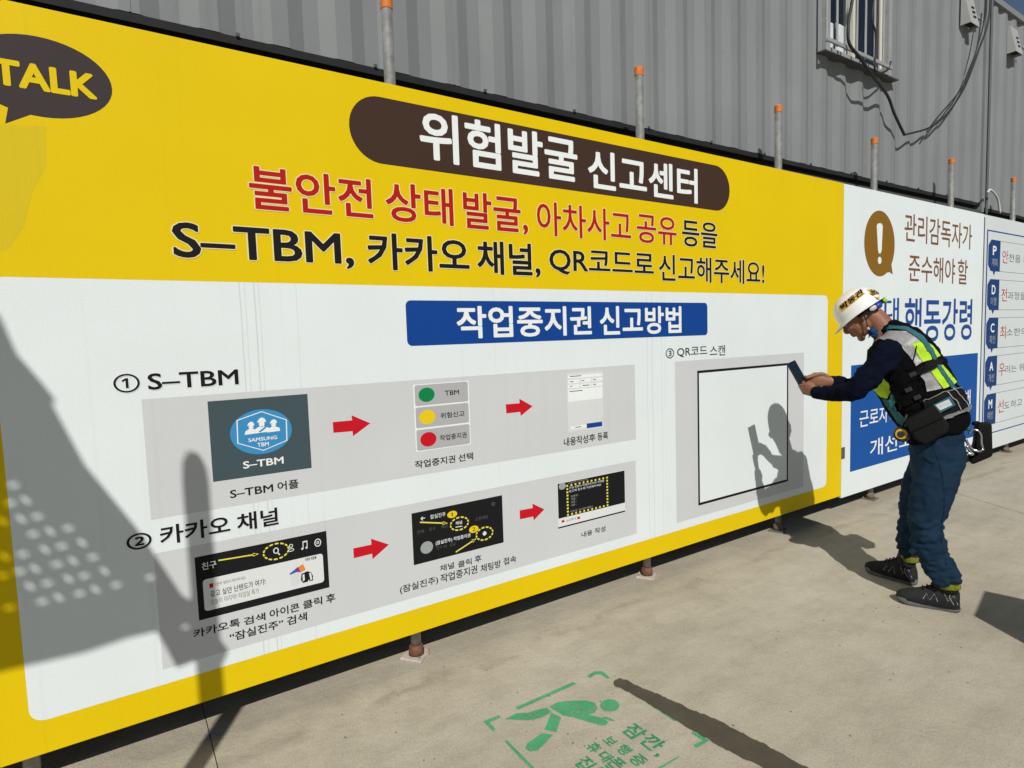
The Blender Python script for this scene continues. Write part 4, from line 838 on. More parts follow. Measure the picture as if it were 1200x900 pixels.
for g, name, kind, col, prm, lay in DATA['shapes']:
    base = wb if g == 'b2' else yb
    par = holder(g, base)
    if kind == 'rect': flat_poly(name, rrect(prm[0], prm[1], prm[2], prm[3], min(prm[4], (prm[3]-prm[2])/2), 10), col, lay, par)
    elif kind == 'poly': flat_poly(name, prm, col, lay, par)
    elif kind == 'ell':
        cx, cz, rx, rz, ring, dash = prm
        if ring: ring_obj(name, cx, cz, rx, rz, ring, dash, col, lay, par)
        else: flat_poly(name, [(cx+rx*math.cos(2*PI*k/48), cz+rz*math.sin(2*PI*k/48)) for k in range(48)], col, lay, par)
    elif kind == 'frame':
        x0, x1, z0, z1, w = prm
        bm = bmesh.new(); y = -LAY*lay
        o_ = [bm.verts.new((x, y, z)) for x, z in ((x0,z0),(x1,z0),(x1,z1),(x0,z1))]; i_ = [bm.verts.new((x, y, z)) for x, z in ((x0+w,z0+w),(x1-w,z0+w),(x1-w,z1-w),(x0+w,z1-w))]
        for k in range(4): bm.faces.new((o_[k], o_[(k+1) % 4], i_[(k+1) % 4], i_[k]))
        mobj(name, bm, INK[col], par)
    elif kind == 'dots':
        x0, x1, z0, z1 = prm; bm = bmesh.new(); y = -LAY*lay; s = .0048
        P = [(x0+(x1-x0)*k/10, z) for k in range(11) for z in (z0, z1)] + [(x, z0+(z1-z0)*k/9) for k in range(1, 9) for x in (x0, x1)]
        for x, z in P:
            bm.faces.new([bm.verts.new(c) for c in ((x-s*1.2,y,z-s),(x+s*1.2,y,z-s),(x+s*1.2,y,z+s),(x-s*1.2,y,z+s))])
        mobj(name, bm, INK[col], par)
for g, s, col, x0, x1, z0, z1, bold, outl in DATA['texts']:
    base = wb if g == 'b2' else yb
    par = holder(g, base); nm = NAMES.get(g, 'lettering')
    L0 = {'icon1': 11, 'headline': 2}.get(g, 7)
    if outl: lettering(nm+'_outline', s, outl, x0, x1, z0, z1, bold, L0-1, par, grow=bold+.022)
    lettering(nm, s, col, x0, x1, z0, z1, bold, L0, par)

# right-hand board with the five rows
rb = board('row_board', 'white board with five blue lettered tabs at the right edge of the photo', K['b3x0'], 10.4, BX[1]-.02, BX[2]-.004, 'palepanel')
X0 = K['frameL'][0]
ZT = 2.405
for nm, (a, b, c, d) in {'frame_line': (X0, 10.3, ZT-.014, ZT), 'frame_line_side': (X0, X0+.03, .40, ZT-.0145), 'foot_line': (X0, 10.4, .295, .307), 'seam_line': (K['b3x0']+.0, K['b3x0']+.022, BX[1], BX[2]-.03)}.items():
    flat_poly('frame_line', rrect(a, b, c, d, 0), 'talkdark' if nm == 'seam_line' else 'navy', 1, rb)
ztops = [2.312, 1.912, 1.5174, 1.117, .7202]; zbots = [1.993, 1.594, 1.194, .799, .392]
rows = [('P', '계획', '안', '전을 최우선으로'), ('D', '이행', '전', '과정을 계획대로'), ('C', '확인', '최', '소한의 위험도'), ('A', '개선', '우', '리는 위험을 즉시'), ('M', '예방', '선', '도하고 실천하는')]
for (lt, kr, rd, tx), zt, zb in zip(rows, ztops, zbots):
    h = bpy.data.objects.new('row', None); link(h, rb)
    flat_poly('row_box', rrect(7.70, 10.2, zb, zt, 0), 'grey', 1, h); flat_poly('row_field', rrect(7.706, 10.194, zb+.006, zt-.006, 0), 'palepanel', 2, h)
    pts = [(7.775, zb), (7.775, zt), (7.53, zt), (7.46, zt-.06), (7.46, zb+.06), (7.53, zb), (7.585, zb), (7.62, zb-.045), (7.655, zb)]
    flat_poly('tab', pts, 'tabblue', 3, h)
    lettering('tab_letter', lt, 'white', 7.575, 7.675, zt-.155, zt-.06, .02, 4, h)
    lettering('tab_word', kr, 'dimw', 7.555, 7.705, zt-.27, zt-.185, .0, 4, h)
    lettering('row_initial', rd, 'red', 7.835, 7.995, zt-.225, zt-.09, .0, 4, h)
    lettering('row_words', tx, 'dim', 8.01, 9.35, zt-.205, zt-.12, .0, 4, h)
def to_local(t):
    off = Matrix.Translation(-Vector(t.location))
    def rec(o):
        for c in o.children:
            if c.type == 'MESH': c.data.transform(off)
            rec(c)
    rec(t)
for t in (yb, wb, rb): to_local(t)
bm = bmesh.new(); box(bm, 4.676, 4.716, -.006, -.0005, .44, .53, .002)
o = mobj('hinge_plate', bm, mat('hinge_steel', (.14, .14, .12), .6, metal=.5)); props(o, 'small grey steel plate over the seam between yellow and white board', 'plate')

# ================================================================ MARKS ON THE GROUND
def worn_paint(name, col, thr=.42):
    m = bpy.data.materials.new(name); m.use_nodes = True; n = m.node_tree.nodes; l = m.node_tree.links
    b = n['Principled BSDF']; b.inputs['Roughness'].default_value = .85; b.inputs['Specular IOR Level'].default_value = .15
    g = n.new('ShaderNodeNewGeometry')
    a = n.new('ShaderNodeTexNoise'); a.inputs['Scale'].default_value = 55; a.inputs['Detail'].default_value = 9; a.inputs['Roughness'].default_value = .75; l.new(g.outputs['Position'], a.inputs['Vector'])
    r = n.new('ShaderNodeMapRange'); r.inputs['From Min'].default_value = thr-.1; r.inputs['From Max'].default_value = thr+.1; r.inputs['To Min'].default_value = .25; r.inputs['To Max'].default_value = .93; l.new(a.outputs['Fac'], r.inputs['Value'])
    l.new(r.outputs[0], b.inputs['Alpha'])
    v = n.new('ShaderNodeTexNoise'); v.inputs['Scale'].default_value = 14; l.new(g.outputs['Position'], v.inputs['Vector'])
    rr = n.new('ShaderNodeMapRange'); rr.inputs['To Min'].default_value = .75; rr.inputs['To Max'].default_value = 1.25; l.new(v.outputs['Fac'], rr.inputs['Value'])
    s = n.new('ShaderNodeVectorMath'); s.operation = 'SCALE'; s.inputs[0].default_value = col; l.new(rr.outputs[0], s.inputs['Scale']); l.new(s.outputs[0], b.inputs['Base Color'])
    return m
M_GREEN = worn_paint('stencil_green', (.06, .40, .17), .47); M_GREEN2 = worn_paint('stencil_green_letters', (.05, .33, .14), .44)
st = thing('floor_stencil', 'green stencilled pictogram of a person looking at a phone on the concrete', 'floor marking', (1.4, -.85, 0))
def gpoly(name, pts, m, z, par, org):
    bm = bmesh.new(); f = bm.faces.new([bm.verts.new((x-org[0], y-org[1], z)) for x, y in pts]); f.normal_update()
    if f.normal.z < 0: f.normal_flip()
    bmesh.ops.triangulate(bm, faces=[f]); return mobj(name, bm, m, par)
for nm, pts in G['polys']:
    gpoly({'line': 'border_line', 'bracket': 'corner_bracket'}.get(nm, nm), pts, M_GREEN, .002, st, (1.4, -.85))
for s, (x, y), h in G['glyphs']:
    vs, fs = text_mesh(s, .022); n1 = len(text_mesh(s, 0.0)[0]); a, b, c, d = text_bounds(s); sz = .066*h
    me = bpy.data.meshes.new('stencil_letter')
    me.from_pydata([(x-1.4+(v[1]-(c+d)/2)*sz*1.05, y+.85-(v[0]-(a+b)/2)*sz, .0015+.00012*(i//n1)) for i, v in enumerate(vs)], [], fs); me.materials.append(M_GREEN2)
    me.update(); link(bpy.data.objects.new('stencil_letter', me), st)
bm = bmesh.new()
pts = G['streak']
# ragged edge
rag = []
for i in range(len(pts)):
    a, b = Vector(pts[i-1]), Vector(pts[i]); nseg = max(1, int((b-a).length/.012))
    for k in range(nseg):
        p = a.lerp(b, k/nseg); q = noise.noise(Vector((p.x*45, p.y*45, 3)))*.007 + noise.noise(Vector((p.x*90, p.y*90, 8)))*.003; rag.append((p.x+q, p.y+q))
M_WET = worn_paint('damp_streak', (.088, .076, .054), .20); 
M_WET.node_tree.nodes['Map Range'].inputs['To Min'].default_value = .8
o = gpoly('damp_streak', rag, M_WET, .004, None, (1.72, -.9)); o.location = (1.72, -.9, 0)
props(o, 'dark damp streak running down the concrete beside the green stencil', 'stain')
# grit scattered on the slab: single small stones one can pick out
M_STONE = mat('grit', (.16, .14, .11), .9, var=.3)
bm = bmesh.new()
for k in range(260):
    x, y = random.uniform(-.2, 6.5), random.uniform(-2.0, -.05); r = random.uniform(.0012, .0042)
    bmesh.ops.create_icosphere(bm, subdivisions=1, radius=r, matrix=Matrix.Translation((x, y, r*.4)) @ Matrix.Rotation(random.random()*3, 4, 'Z') @ Matrix.Diagonal((1, random.uniform(.6, 1.3), .6, 1)))
o = mobj('grit', bm, M_STONE); props(o, 'tiny stones and crumbs scattered over the concrete', 'grit', kind='stuff')

# ================================================================ OUT OF FRAME: what throws the shadows at the left and right
YS = -1.75
PT = DATA['C']['post'][0][1]+.01
M_PERF = mat('grey_sheet_steel', (.30, .31, .32), .5, metal=.4, var=.1)
def cdt(outer, holes=(), inner=()):
    vs = []; es = []
    for loop in [outer] + list(holes):
        n0 = len(vs); vs += [Vector(p) for p in loop]; es += [(n0+i, n0+(i+1) % len(loop)) for i in range(len(loop))]
    vs += [Vector(p) for p in inner]
    r = delaunay_2d_cdt(vs, es, [], 2 if holes else 1, 1e-5)
    return r[0], r[2]
sp = thing('guard_screen', 'perforated grey steel guard screen on two posts left of the camera', 'screen', (-1.3, YS, 0))
plate = [Vector(p) for p in DATA['C']['plate']]
plate = [Vector((-2.9, plate[0].y+1.1)), Vector((-2.0, plate[0].y+.95))] + plate[1:-1] + [Vector((-2.9, plate[-1].y))]
hl = []
for (x, z), k in DATA['C']['holes']:
    a = .25 if k == 0 else -.95
    if k == 0: a = 0.12
    hl.append([(x + 0.0138*math.cos(t)*math.cos(a) - 0.0058*math.sin(t)*math.sin(a), z + 0.0138*math.cos(t)*math.sin(a) + 0.0058*math.sin(t)*math.cos(a)) for t in [2*PI*i/10 for i in range(10)]])
bm = bmesh.new(); vv, ff = cdt([tuple(p) for p in plate], hl)
bv = [bm.verts.new((p[0]+1.3, 0, p[1])) for p in vv]
def inpoly(p, poly):
    c = False
    for i in range(len(poly)):
        a, b = poly[i-1], poly[i]
        if (a[1] > p[1]) != (b[1] > p[1]) and p[0] < (b[0]-a[0])*(p[1]-a[1])/(b[1]-a[1])+a[0]: c = not c
    return c
for f in ff:
    cx = sum(vv[i][0] for i in f)/len(f); cz = sum(vv[i][1] for i in f)/len(f)
    if any(inpoly((cx, cz), h) for h in hl) or not inpoly((cx, cz), [tuple(p) for p in plate]): continue
    bm.faces.new([bv[i] for i in f])
bmesh.ops.solidify(bm, geom=bm.faces[:], thickness=.003); mobj('perforated_sheet', bm, M_PERF, sp)
bm = bmesh.new(); tube(bm, [(-1.45, .03, 0), (-1.45, .03, 4.5)], 12, rad=.03); mobj('support_post', bm, M_GALV, sp, True)
bm = bmesh.new(); tube(bm, [(-1.4, .035, PT-.38), (.52, .035, PT-.62)], 10, rad=.018); mobj('support_arm', bm, M_GALV, sp, True)
rp = thing('round_post', 'round topped grey steel post left of the camera', 'post', (DATA['C']['post'][0][0]-.006, YS-.02, 0))
bm = bmesh.new(); tube(bm, [(0,0,0,.038),(0,0,PT-.11,.038),(0,0,PT-.05,.034),(0,0,PT-.015,.022),(0,0,PT,.008)], 16); mobj('tube', bm, M_GALV, rp, True)
bm = bmesh.new(); box(bm, -.07, .07, -.07, .07, 0, .02, .003); mobj('base_plate', bm, M_PLATE, rp)
cb = thing('control_cabinet', 'waist high grey steel cabinet outside the right edge', 'cabinet', (2.85, -2.40, 0), math.atan2(.08, .38))
bm = bmesh.new(); box(bm, 0, .39, -.55, 0, .06, 1.17, .006); mobj('case', bm, M_STEEL, cb)
bm = bmesh.new(); box(bm, .02, .37, .001, .012, .10, 1.13, .003); mobj('door', bm, M_COWL, cb)
bm = bmesh.new(); box(bm, .03, .36, -.52, -.03, 0, .059); mobj('plinth', bm, M_RAIL, cb)
for k in range(5):
    bm = bmesh.new(); box(bm, .10, .29, .0125, .018, .88+.03*k, .892+.03*k, .001); mobj('louvre', bm, M_RAIL2, cb)
bm = bmesh.new(); tube(bm, [(.33, .013, .55), (.33, .035, .56), (.33, .035, .66), (.33, .013, .67)], 8, 3, rad=.006); mobj('handle', bm, M_RAIL, cb, True)

# ================================================================ THE WORKER (built in his own frame: x = forward, y = his left, z = up)
W = DATA['W']
wk = thing('person', 'worker in white helmet and reflective vest leaning forward with a phone', 'person', (W['C0'][0], W['C0'][1], 0), math.atan2(W['F'][1], W['F'][0]))
def fabric(name, col, rough=.85, var=.12, vs=9, bump=.25, bs=160, sheen=.2, spec=.12):
    m = mat(name, col, rough, var=var, vscale=vs, bump=bump, bscale=bs, spec=spec); m.node_tree.nodes['Principled BSDF'].inputs['Sheen Weight'].default_value = 0; return m
M_SKIN = mat('skin', (.26, .115, .065), .5, var=.10, vscale=30, spec=.35, bump=.08, bscale=180); M_SKIN.node_tree.nodes['Principled BSDF'].inputs['Subsurface Weight'].default_value = .06
M_SKIN.node_tree.nodes['Principled BSDF'].inputs['Subsurface Radius'].default_value = (.02, .008, .004)
M_NAVY = fabric('navy_shirt', (.0035, .0055, .014), .95, spec=.05); M_VBLK = fabric('vest_black', (.0045, .0045, .005), .95, bs=220, spec=.05)
M_TROU = fabric('blue_trousers', (.008, .024, .048), var=.25, vs=7); M_NEON = fabric('neon_yellow', (.42, .68, .03), .6, var=.10, vs=25, sheen=.0)
M_REFL = fabric('reflective_silver', (.30, .30, .295), .42, var=.12, vs=30, spec=.6, sheen=0); M_TEAL = fabric('teal_webbing', (.035, .13, .155), .7)
M_PIPE = fabric('grey_piping', (.18, .18, .17), .7); M_BLKW = fabric('black_webbing', (.008, .008, .009), .8, spec=.1); M_BAG = fabric('black_nylon', (.009, .009, .009), .75, bump=.4)
M_HAIR = fabric('grey_hair', (.10, .10, .10), .8, vs=80, var=.4); M_HELM = mat('helmet_white', (.80, .80, .78), .3, var=.03, spec=.5); M_DKPL = mat('dark_plastic', (.02, .02, .022), .5)
M_SHOE = fabric('shoe_black', (.022, .022, .024), .75, vs=30); M_SOLE = mat('shoe_sole', (.11, .11, .112), .8, var=.2, vscale=25); M_ACC = mat('shoe_silver_line', (.40, .40, .40), .5)
M_BLUEP = mat('blue_plastic', (.01, .06, .40), .4); M_GRNP = mat('green_plastic', (.25, .60, .05), .5); M_STK = mat('sticker_yellow', (.62, .38, .07), .5); M_EYE = mat('eye', (.35, .32, .30), .25)
M_STKW = mat('clip_white', (.5, .5, .5), .45); M_CARD = mat('card_white', (.60, .64, .66), .5, var=.15, vscale=60); M_SOCK = fabric('neon_sock', (.15, .18, .02), .8, vs=60, var=.3)
M_CHROME = mat('chrome', (.65, .65, .66), .18, metal=1.0); M_YEL = mat('tape_yellow', (.60, .36, .02), .4); M_LCD = mat('phone_glass', (.006, .014, .018), .08, spec=.7); M_PCASE = mat('phone_case', (.012, .014, .016), .5)
M_SCARF = fabric('blue_scarf', (.015, .06, .17), .8)

# head frame: origin at the ear canal
pit = math.radians(36.5)
HM = Matrix(((math.cos(pit), 0, math.sin(pit)), (0, 1, 0), (-math.sin(pit), 0, math.cos(pit)))).to_4x4()
HM.translation = Vector((.298, 0, 1.530))
H = lambda x, y, z: HM @ Vector((x, y, z))
HR = HM.to_3x3()
body = bmesh.new()
def ankle_pt(sh):
    R2 = Matrix.Rotation(-math.atan2(W['F'][1], W['F'][0]), 2); h = R2 @ (Vector(sh[1])-Vector(W['C0'])); t = R2 @ (Vector(sh[0])-Vector(W['C0']))
    return h + (t-h).normalized()*.055
# cranium, face, jaw
ellipsoid(body, H(.008, 0, .035), (.098, .077, .088), HR)
loft_head = []
def hell(c, r, rot=None): ellipsoid(body, H(*c), r, HR if rot is None else HR @ rot, 16, 10)
hell((.055, 0, -.012), (.050, .062, .075)); hell((.052, 0, -.060), (.046, .048, .042)); hell((.078, 0, -.098), (.020, .024, .020))
hell((.020, 0, -.045), (.055, .058, .050))
hell((.092, 0, .028), (.014, .050, .012)); hell((.078, .036, -.022), (.024, .020, .018)); hell((.078, -.036, -.022), (.024, .020, .018))
b2 = [(.098, 0, .018, .008), (.108, 0, -.004, .0095), (.118, 0, -.026, .0125), (.104, 0, -.036, .011)]
tube(body, [tuple(H(*p[:3])) + (p[3],) for p in b2], 10, 3, round_ends=True)
for s in (1, -1): hell((.107, s*.011, -.032), (.010, .008, .007))
hell((.102, 0, -.056), (.010, .023, .0065)); hell((.099, 0, -.068), (.010, .021, .0070))
for s in (1, -1):
    hell((-.002, s*.078, .004), (.020, .007, .032), Matrix.Rotation(s*.35, 3, 'Z')); hell((.006, s*.077, -.020), (.011, .007, .013))
# neck and a trunk under the clothes
nb, nk = W['neck']
tube(body, [(.175, 0, 1.38, .075), (.19, 0, 1.43, .062), tuple(H(-.035, 0, -.065)) + (.056,), tuple(H(-.02, 0, -.01)) + (.060,)], 20, 3)
T_ = W['torso']
loft(body, [((a[0]*.82+b[0]*.18, a[1]*.82+b[1]*.18), (b[0]*.82+a[0]*.18, b[1]*.82+a[1]*.18), w*.78) for a, b, w in T_[1:]], 24, 2)
loft(body, [((a[0]*.8+b[0]*.2, a[1]), (b[0]*.8+a[0]*.2, b[1]), w*.8) for a, b, w in W['hips'][1:]], 24, 2)
AL, AR = W['armL'], W['armR']
for A_ in (AL, AR): tube(body, [(p[0], p[1], p[2], p[3]*.68) for p in A_], 14, 3)
LL, LR = W['legL'], W['legR']
for A_ in (LL, LR):
    e = A_[-1]; ak = ankle_pt(W['shoeL'] if A_ is LL else W['shoeR']); tube(body, [(A_[0][0], A_[0][1]*.9, A_[0][2]+.08, .06)] + [(p[0], p[1], p[2], p[3]*(.66 if p[2] > .25 else .52)) for p in A_] + [(ak.x, ak.y, .12, .030), (ak.x, ak.y, .06, .030)], 14, 3)
# hands on the phone
pb, pt = [Vector((p[0], 0, p[1])) for p in W['phone']]
up = (pt-pb).normalized(); n0 = Vector((-up.z, 0, up.x)); LLv = Vector((0, 1, 0)); ra = math.radians(27)
nn = (n0*math.cos(ra) + LLv*math.sin(ra)); ww = (LLv*math.cos(ra) - n0*math.sin(ra))
pc = (pb+pt)/2
back = -n0
def hand(wr, kn, s):
    """s=+1 left hand (near), -1 right hand"""
    wr, kn = Vector(wr[:3]), Vector(kn[:3])
    d = (kn-wr).normalized(); thick = d.cross(up).normalized(); row = thick.cross(d).normalized()
    if row.dot(up) < 0: row = -row
    # palm: a flat oval loft from wrist to knuckles
    rings = []
    for t, hw, th in ((-.25, .024, .020), (0, .026, .018), (.45, .038, .017), (.85, .042, .015), (1.05, .038, .011)):
        c = wr.lerp(kn, t); rings.append([body.verts.new(c + row*(hw*math.cos(2*PI*k/14)) + thick*(th*math.sin(2*PI*k/14))) for k in range(14)])
    for a, b in zip(rings, rings[1:]):
        for k in range(14): body.faces.new((a[k], b[k], b[(k+1) % 14], a[(k+1) % 14]))
    body.faces.new(rings[0]); body.faces.new(rings[-1][::-1])
    # four fingers going behind the phone and curling in along its back
    for i, (ln, r) in enumerate(((.92, .0088), (1.0, .0092), (.96, .0088), (.78, .0078))):
        o = kn + row*(.030 - .020*i)*(1 if s > 0 else 1)
        edge = pc + up*((o-pc).dot(up)) + LLv*(s*.040) + back*.014
        behind = edge + back*.008 - LLv*s*.026*ln
        tip = behind - LLv*s*.022*ln - back*.006
        mid = o.lerp(edge, .55) + back*.006 + LLv*s*.006
        tube(body, [tuple(o-d*.012)+(r*1.1,), tuple(mid)+(r*1.05,), tuple(edge)+(r,), tuple(behind)+(r*.95,), tuple(tip)+(r*.85,)], 9, 3, round_ends=True)
    # thumb from the side of the palm, across the screen side
    o = wr.lerp(kn, .25) - back*.014 + up*.016
    m1 = wr.lerp(kn, .75) - back*.030 + up*.022
    e1 = pc + up*((kn-pc).dot(up)+.022) + LLv*(s*.030) + n0*(.016 - s*.010)
    e2 = e1 - LLv*s*.020 + up*.010
    tube(body, [tuple(o)+(.013,), tuple(m1)+(.0115,), tuple(e1)+(.010,), tuple(e2)+(.0088,)], 9, 3, round_ends=True)
hand(W['handL'][0], (.575, .056, 1.128), 1)
hand(W['handR'][0], (.545, -.060, 1.172), -1)
bmesh.ops.recalc_face_normals(body, faces=body.faces)
bme = remeshed(body, .0042, 2, .4)
mesh_obj('body', bme, M_SKIN, wk)
for s in (1, -1):
    bm = bmesh.new(); ellipsoid(bm, H(.092, s*.030, .004), (.012, .013, .009), HR, 12, 8); mobj('eye', bm, M_EYE, wk, True)
    bm = bmesh.new(); tube(bm, [tuple(H(.104, s*.015, .026))+(.0035,), tuple(H(.104, s*.032, .030))+(.0045,), tuple(H(.094, s*.048, .024))+(.003,)], 7, 2); mobj('eyebrow', bm, M_HAIR, wk, True)
# hair below the helmet rim
bm = bmesh.new(); ellipsoid(bm, H(-.004, 0, .036), (.098, .081, .088), HR, 32, 20)
kill = []
for v in bm.verts:
    q = HM.inverted() @ v.co
    zl = -.045 if q.x < -.03 else (-.02 + (q.x+.03)*.25 if q.x < .02 else .012 + (q.x-.02)*1.2)
    if q.z < zl or q.x > .06: kill.append(v)
bmesh.ops.delete(bm, geom=kill, context='VERTS'); bmesh.ops.solidify(bm, geom=bm.faces[:], thickness=.004)
hme = mobj('hair', bm, M_HAIR, wk, True)
for v in hme.data.vertices: v.co += Vector([noise.noise(v.co*120+Vector((i, 0, 0))) for i in range(3)])*.002

# helmet
bm = bmesh.new(); RX, RY, RZ = .126, .108, .130
cx, cz = -.004, .020
prof = [(1.0, 0), (.995, .12), (.975, .27), (.93, .45), (.85, .62), (.72, .77), (.54, .89), (.32, .965), (.12, .995)]
rings = []
NS = 48
for r, h in prof:
    ring = []
    for k in range(NS):
        t = 2*PI*k/NS; rib = 1 + (.012 if abs(math.sin(t)) < .28 and r < .95 else 0)
        x = cx + RX*r*math.cos(t)*(1.0 if math.cos(t) > 0 else .98); y = RY*r*math.sin(t)
        ring.append(bm.verts.new(H(x, y, cz + RZ*h*rib)))
    rings.append(ring)
for a, b in zip(rings, rings[1:]):
    for k in range(NS): bm.faces.new((a[k], a[(k+1) % NS], b[(k+1) % NS], b[k]))
top = bm.verts.new(H(cx, 0, cz+RZ*1.0))
for k in range(NS): bm.faces.new((rings[-1][k], rings[-1][(k+1) % NS], top))
# flared rim growing into the peak at the front
def rim(t):
    c = math.cos(t); e = .010 + .040*max(0, c)**2.2; drop = -.006 - .016*max(0, c)**2
    return (cx + (RX+e)*c, (RY+.010+.0*e)*math.sin(t), cz + drop)
r1 = [bm.verts.new(H(*rim(2*PI*k/NS))) for k in range(NS)]
for k in range(NS): bm.faces.new((r1[k], r1[(k+1) % NS], rings[0][(k+1) % NS], rings[0][k]))
bmesh.ops.recalc_face_normals(bm, faces=bm.faces)
bmesh.ops.solidify(bm, geom=bm.faces[:], thickness=.0035)
helm = mobj('helmet', bm, M_HELM, wk, True)
hb = bvh_of(helm.data)
def drape(name, poly, bvh, mtl, side=1, off=.003, cell=.012, parent=None, thick=.002, src=None):
    """lays a flat pattern piece, given in the side view, onto a garment from the side"""
    xs = [p[0] for p in poly]; zs = [p[1] for p in poly]
    outer = []
    for i in range(len(poly)):
        a, b = Vector(poly[i]), Vector(poly[(i+1) % len(poly)]); n = max(1, int((b-a).length/cell))
        for k in range(n): outer.append(tuple(a.lerp(b, k/n)))
    inner = []
    x = min(xs)
    while x < max(xs):
        z = min(zs)
        while z < max(zs):
            if inpoly((x, z), poly) and min((Vector((x, z))-Vector(o)).length for o in outer) > cell*.4: inner.append((x, z))
            z += cell
        x += cell
    r = delaunay_2d_cdt([Vector(p) for p in outer+inner], [(i, (i+1) % len(outer)) for i in range(len(outer))], [], 1, 1e-6)
    bm = bmesh.new(); vs = []; lo = []
    for p in r[0]:
        h, nrm, _, _ = bvh.ray_cast(Vector((p[0], side*.7, p[1])), Vector((0, -side, 0)), 1.3)
        if h is None or h.y*side < -.02: h, nrm, _, _ = bvh.find_nearest(Vector((p[0], side*.10, p[1])))
        if nrm.y*side < 0 and abs(nrm.y) > .2: nrm = -nrm
        vs.append(bm.verts.new(h + nrm*off)); lo.append(bm.verts.new(h + nrm*(off-thick)))
    for f in r[2]:
        if len(set(f)) < 3: continue
        A3 = vs[f[0]].co; nf = (vs[f[1]].co-A3).cross(vs[f[2]].co-A3)
        ff = f if nf.y*side > 0 else f[::-1]
        bm.faces.new([vs[i] for i in ff])
    be = [e for e in bm.edges if e.is_boundary]
    ix = {v: i for i, v in enumerate(vs)}
    for e in be:
        u, w_ = e.verts; bm.faces.new((u, w_, lo[ix[w_]], lo[ix[u]]))
    bmesh.ops.delete(bm, geom=[v for v in bm.verts if not v.link_faces], context='VERTS')
    return mobj(name, bm, mtl, parent or wk, True)
def drape_text(name, s, quad, bvh, mtl, side, parent, off=.0035):
    vs, fs = text_mesh(s, .03); a, b, c, d = text_bounds(s)
    o, ex, ez = Vector(quad[0]), Vector(quad[1])-Vector(quad[0]), Vector(quad[2])-Vector(quad[0])
    pts = []
    for v in vs:
        p = o + ex*((v[0]-a)/(b-a)) + ez*((v[1]-c)/(d-c)); h, n, _, _ = bvh.ray_cast(Vector((p.x, side*.5, p.y)), Vector((0, -side, 0)), 1)
        if h is None: h, n, _, _ = bvh.find_nearest(Vector((p.x, side*.1, p.y)))
        if n.y*side < 0: n = -n
        pts.append(h+n*off)
    me = bpy.data.meshes.new(name); me.from_pydata([tuple(p) for p in pts], [], fs); me.materials.append(mtl); me.update()
    return link(bpy.data.objects.new(name, me), parent)
S_ = W['sticker']
stk = drape('helmet_sticker', S_, hb, M_STK, 1, .0012, .006, thick=.0006)
a, b, c, d = [Vector(p) for p in S_]            # front-low, back-high corners along the sticker
o = d.lerp(a, .18); o = a.lerp(d, .90).lerp(b.lerp(c, .90), .06)
ex = (c.lerp(b, .18)-o)*1.0; ex = (b.lerp(c, .82)-o)*.98; ez = (a-d)*.80
drape_text('sticker_lettering', '박동관', (tuple(o), tuple(o+ex), tuple(o+ez)), hb, INK['ink'], 1, helm)
s2 = [W['sticker2'][i] for i in (3, 2, 1, 0)]
drape('helmet_sticker', s2, hb, M_STK, 1, .0012, .006, thick=.0006)
o = Vector(s2[0]).lerp(Vector(s2[3]), .12).lerp(Vector(s2[1]), .12); drape_text('sticker_lettering', '삼성', (tuple(o), tuple(o+(Vector(s2[1])-Vector(s2[0]))*.78), tuple(o+(Vector(s2[3])-Vector(s2[0]))*.7)), hb, INK['ink'], 1, helm)
# suspension band, size knob, chin strap
bm = bmesh.new(); n = 36; ra_, rb_ = [], []
for k in range(n+1):
    t = PI*.42 + (PI*1.16)*k/n; ra_.append(bm.verts.new(H(cx+.112*math.cos(t), .092*math.sin(t), cz-.004))); rb_.append(bm.verts.new(H(cx+.112*math.cos(t), .090*math.sin(t), cz-.030)))
for k in range(n): bm.faces.new((ra_[k], ra_[k+1], rb_[k+1], rb_[k]))
bmesh.ops.solidify(bm, geom=bm.faces[:], thickness=.003); mobj('nape_band', bm, M_DKPL, wk, True)
for s in (1, -1):
    bm = bmesh.new(); ellipsoid(bm, H(-.060, s*.088, -.004), (.022, .006, .013), HR @ Matrix.Rotation(s*.35, 3, 'Z'), 12, 8); mobj('band_clip', bm, M_STKW, wk, True)
    bm = bmesh.new(); ellipsoid(bm, H(-.090, s*.070, -.006), (.022, .010, .016), HR @ Matrix.Rotation(s*.8, 3, 'Z'), 12, 8); mobj('blue_clip', bm, M_BLUEP, wk, True)
    bm = bmesh.new(); tube(bm, [tuple(H(-.012, s*.088, .012))+(.0030,), tuple(H(.002, s*.082, -.03))+(.0030,), tuple(H(.022, s*.066, -.075))+(.0030,), tuple(H(.042, s*.030, -.112))+(.0030,), tuple(H(.050, 0, -.118))+(.0030,)], 7, 3); mobj('chin_strap', bm, M_DKPL, wk, True)
    bm = bmesh.new(); ellipsoid(bm, H(.022, s*.068, -.078), (.007, .005, .009), HR, 10, 8); mobj('strap_buckle', bm, M_STKW, wk, True)
bm = bmesh.new(); ellipsoid(bm, H(-.122, 0, -.002), (.014, .034, .018), HR, 14, 8); mobj('size_knob', bm, M_GRNP, wk, True)

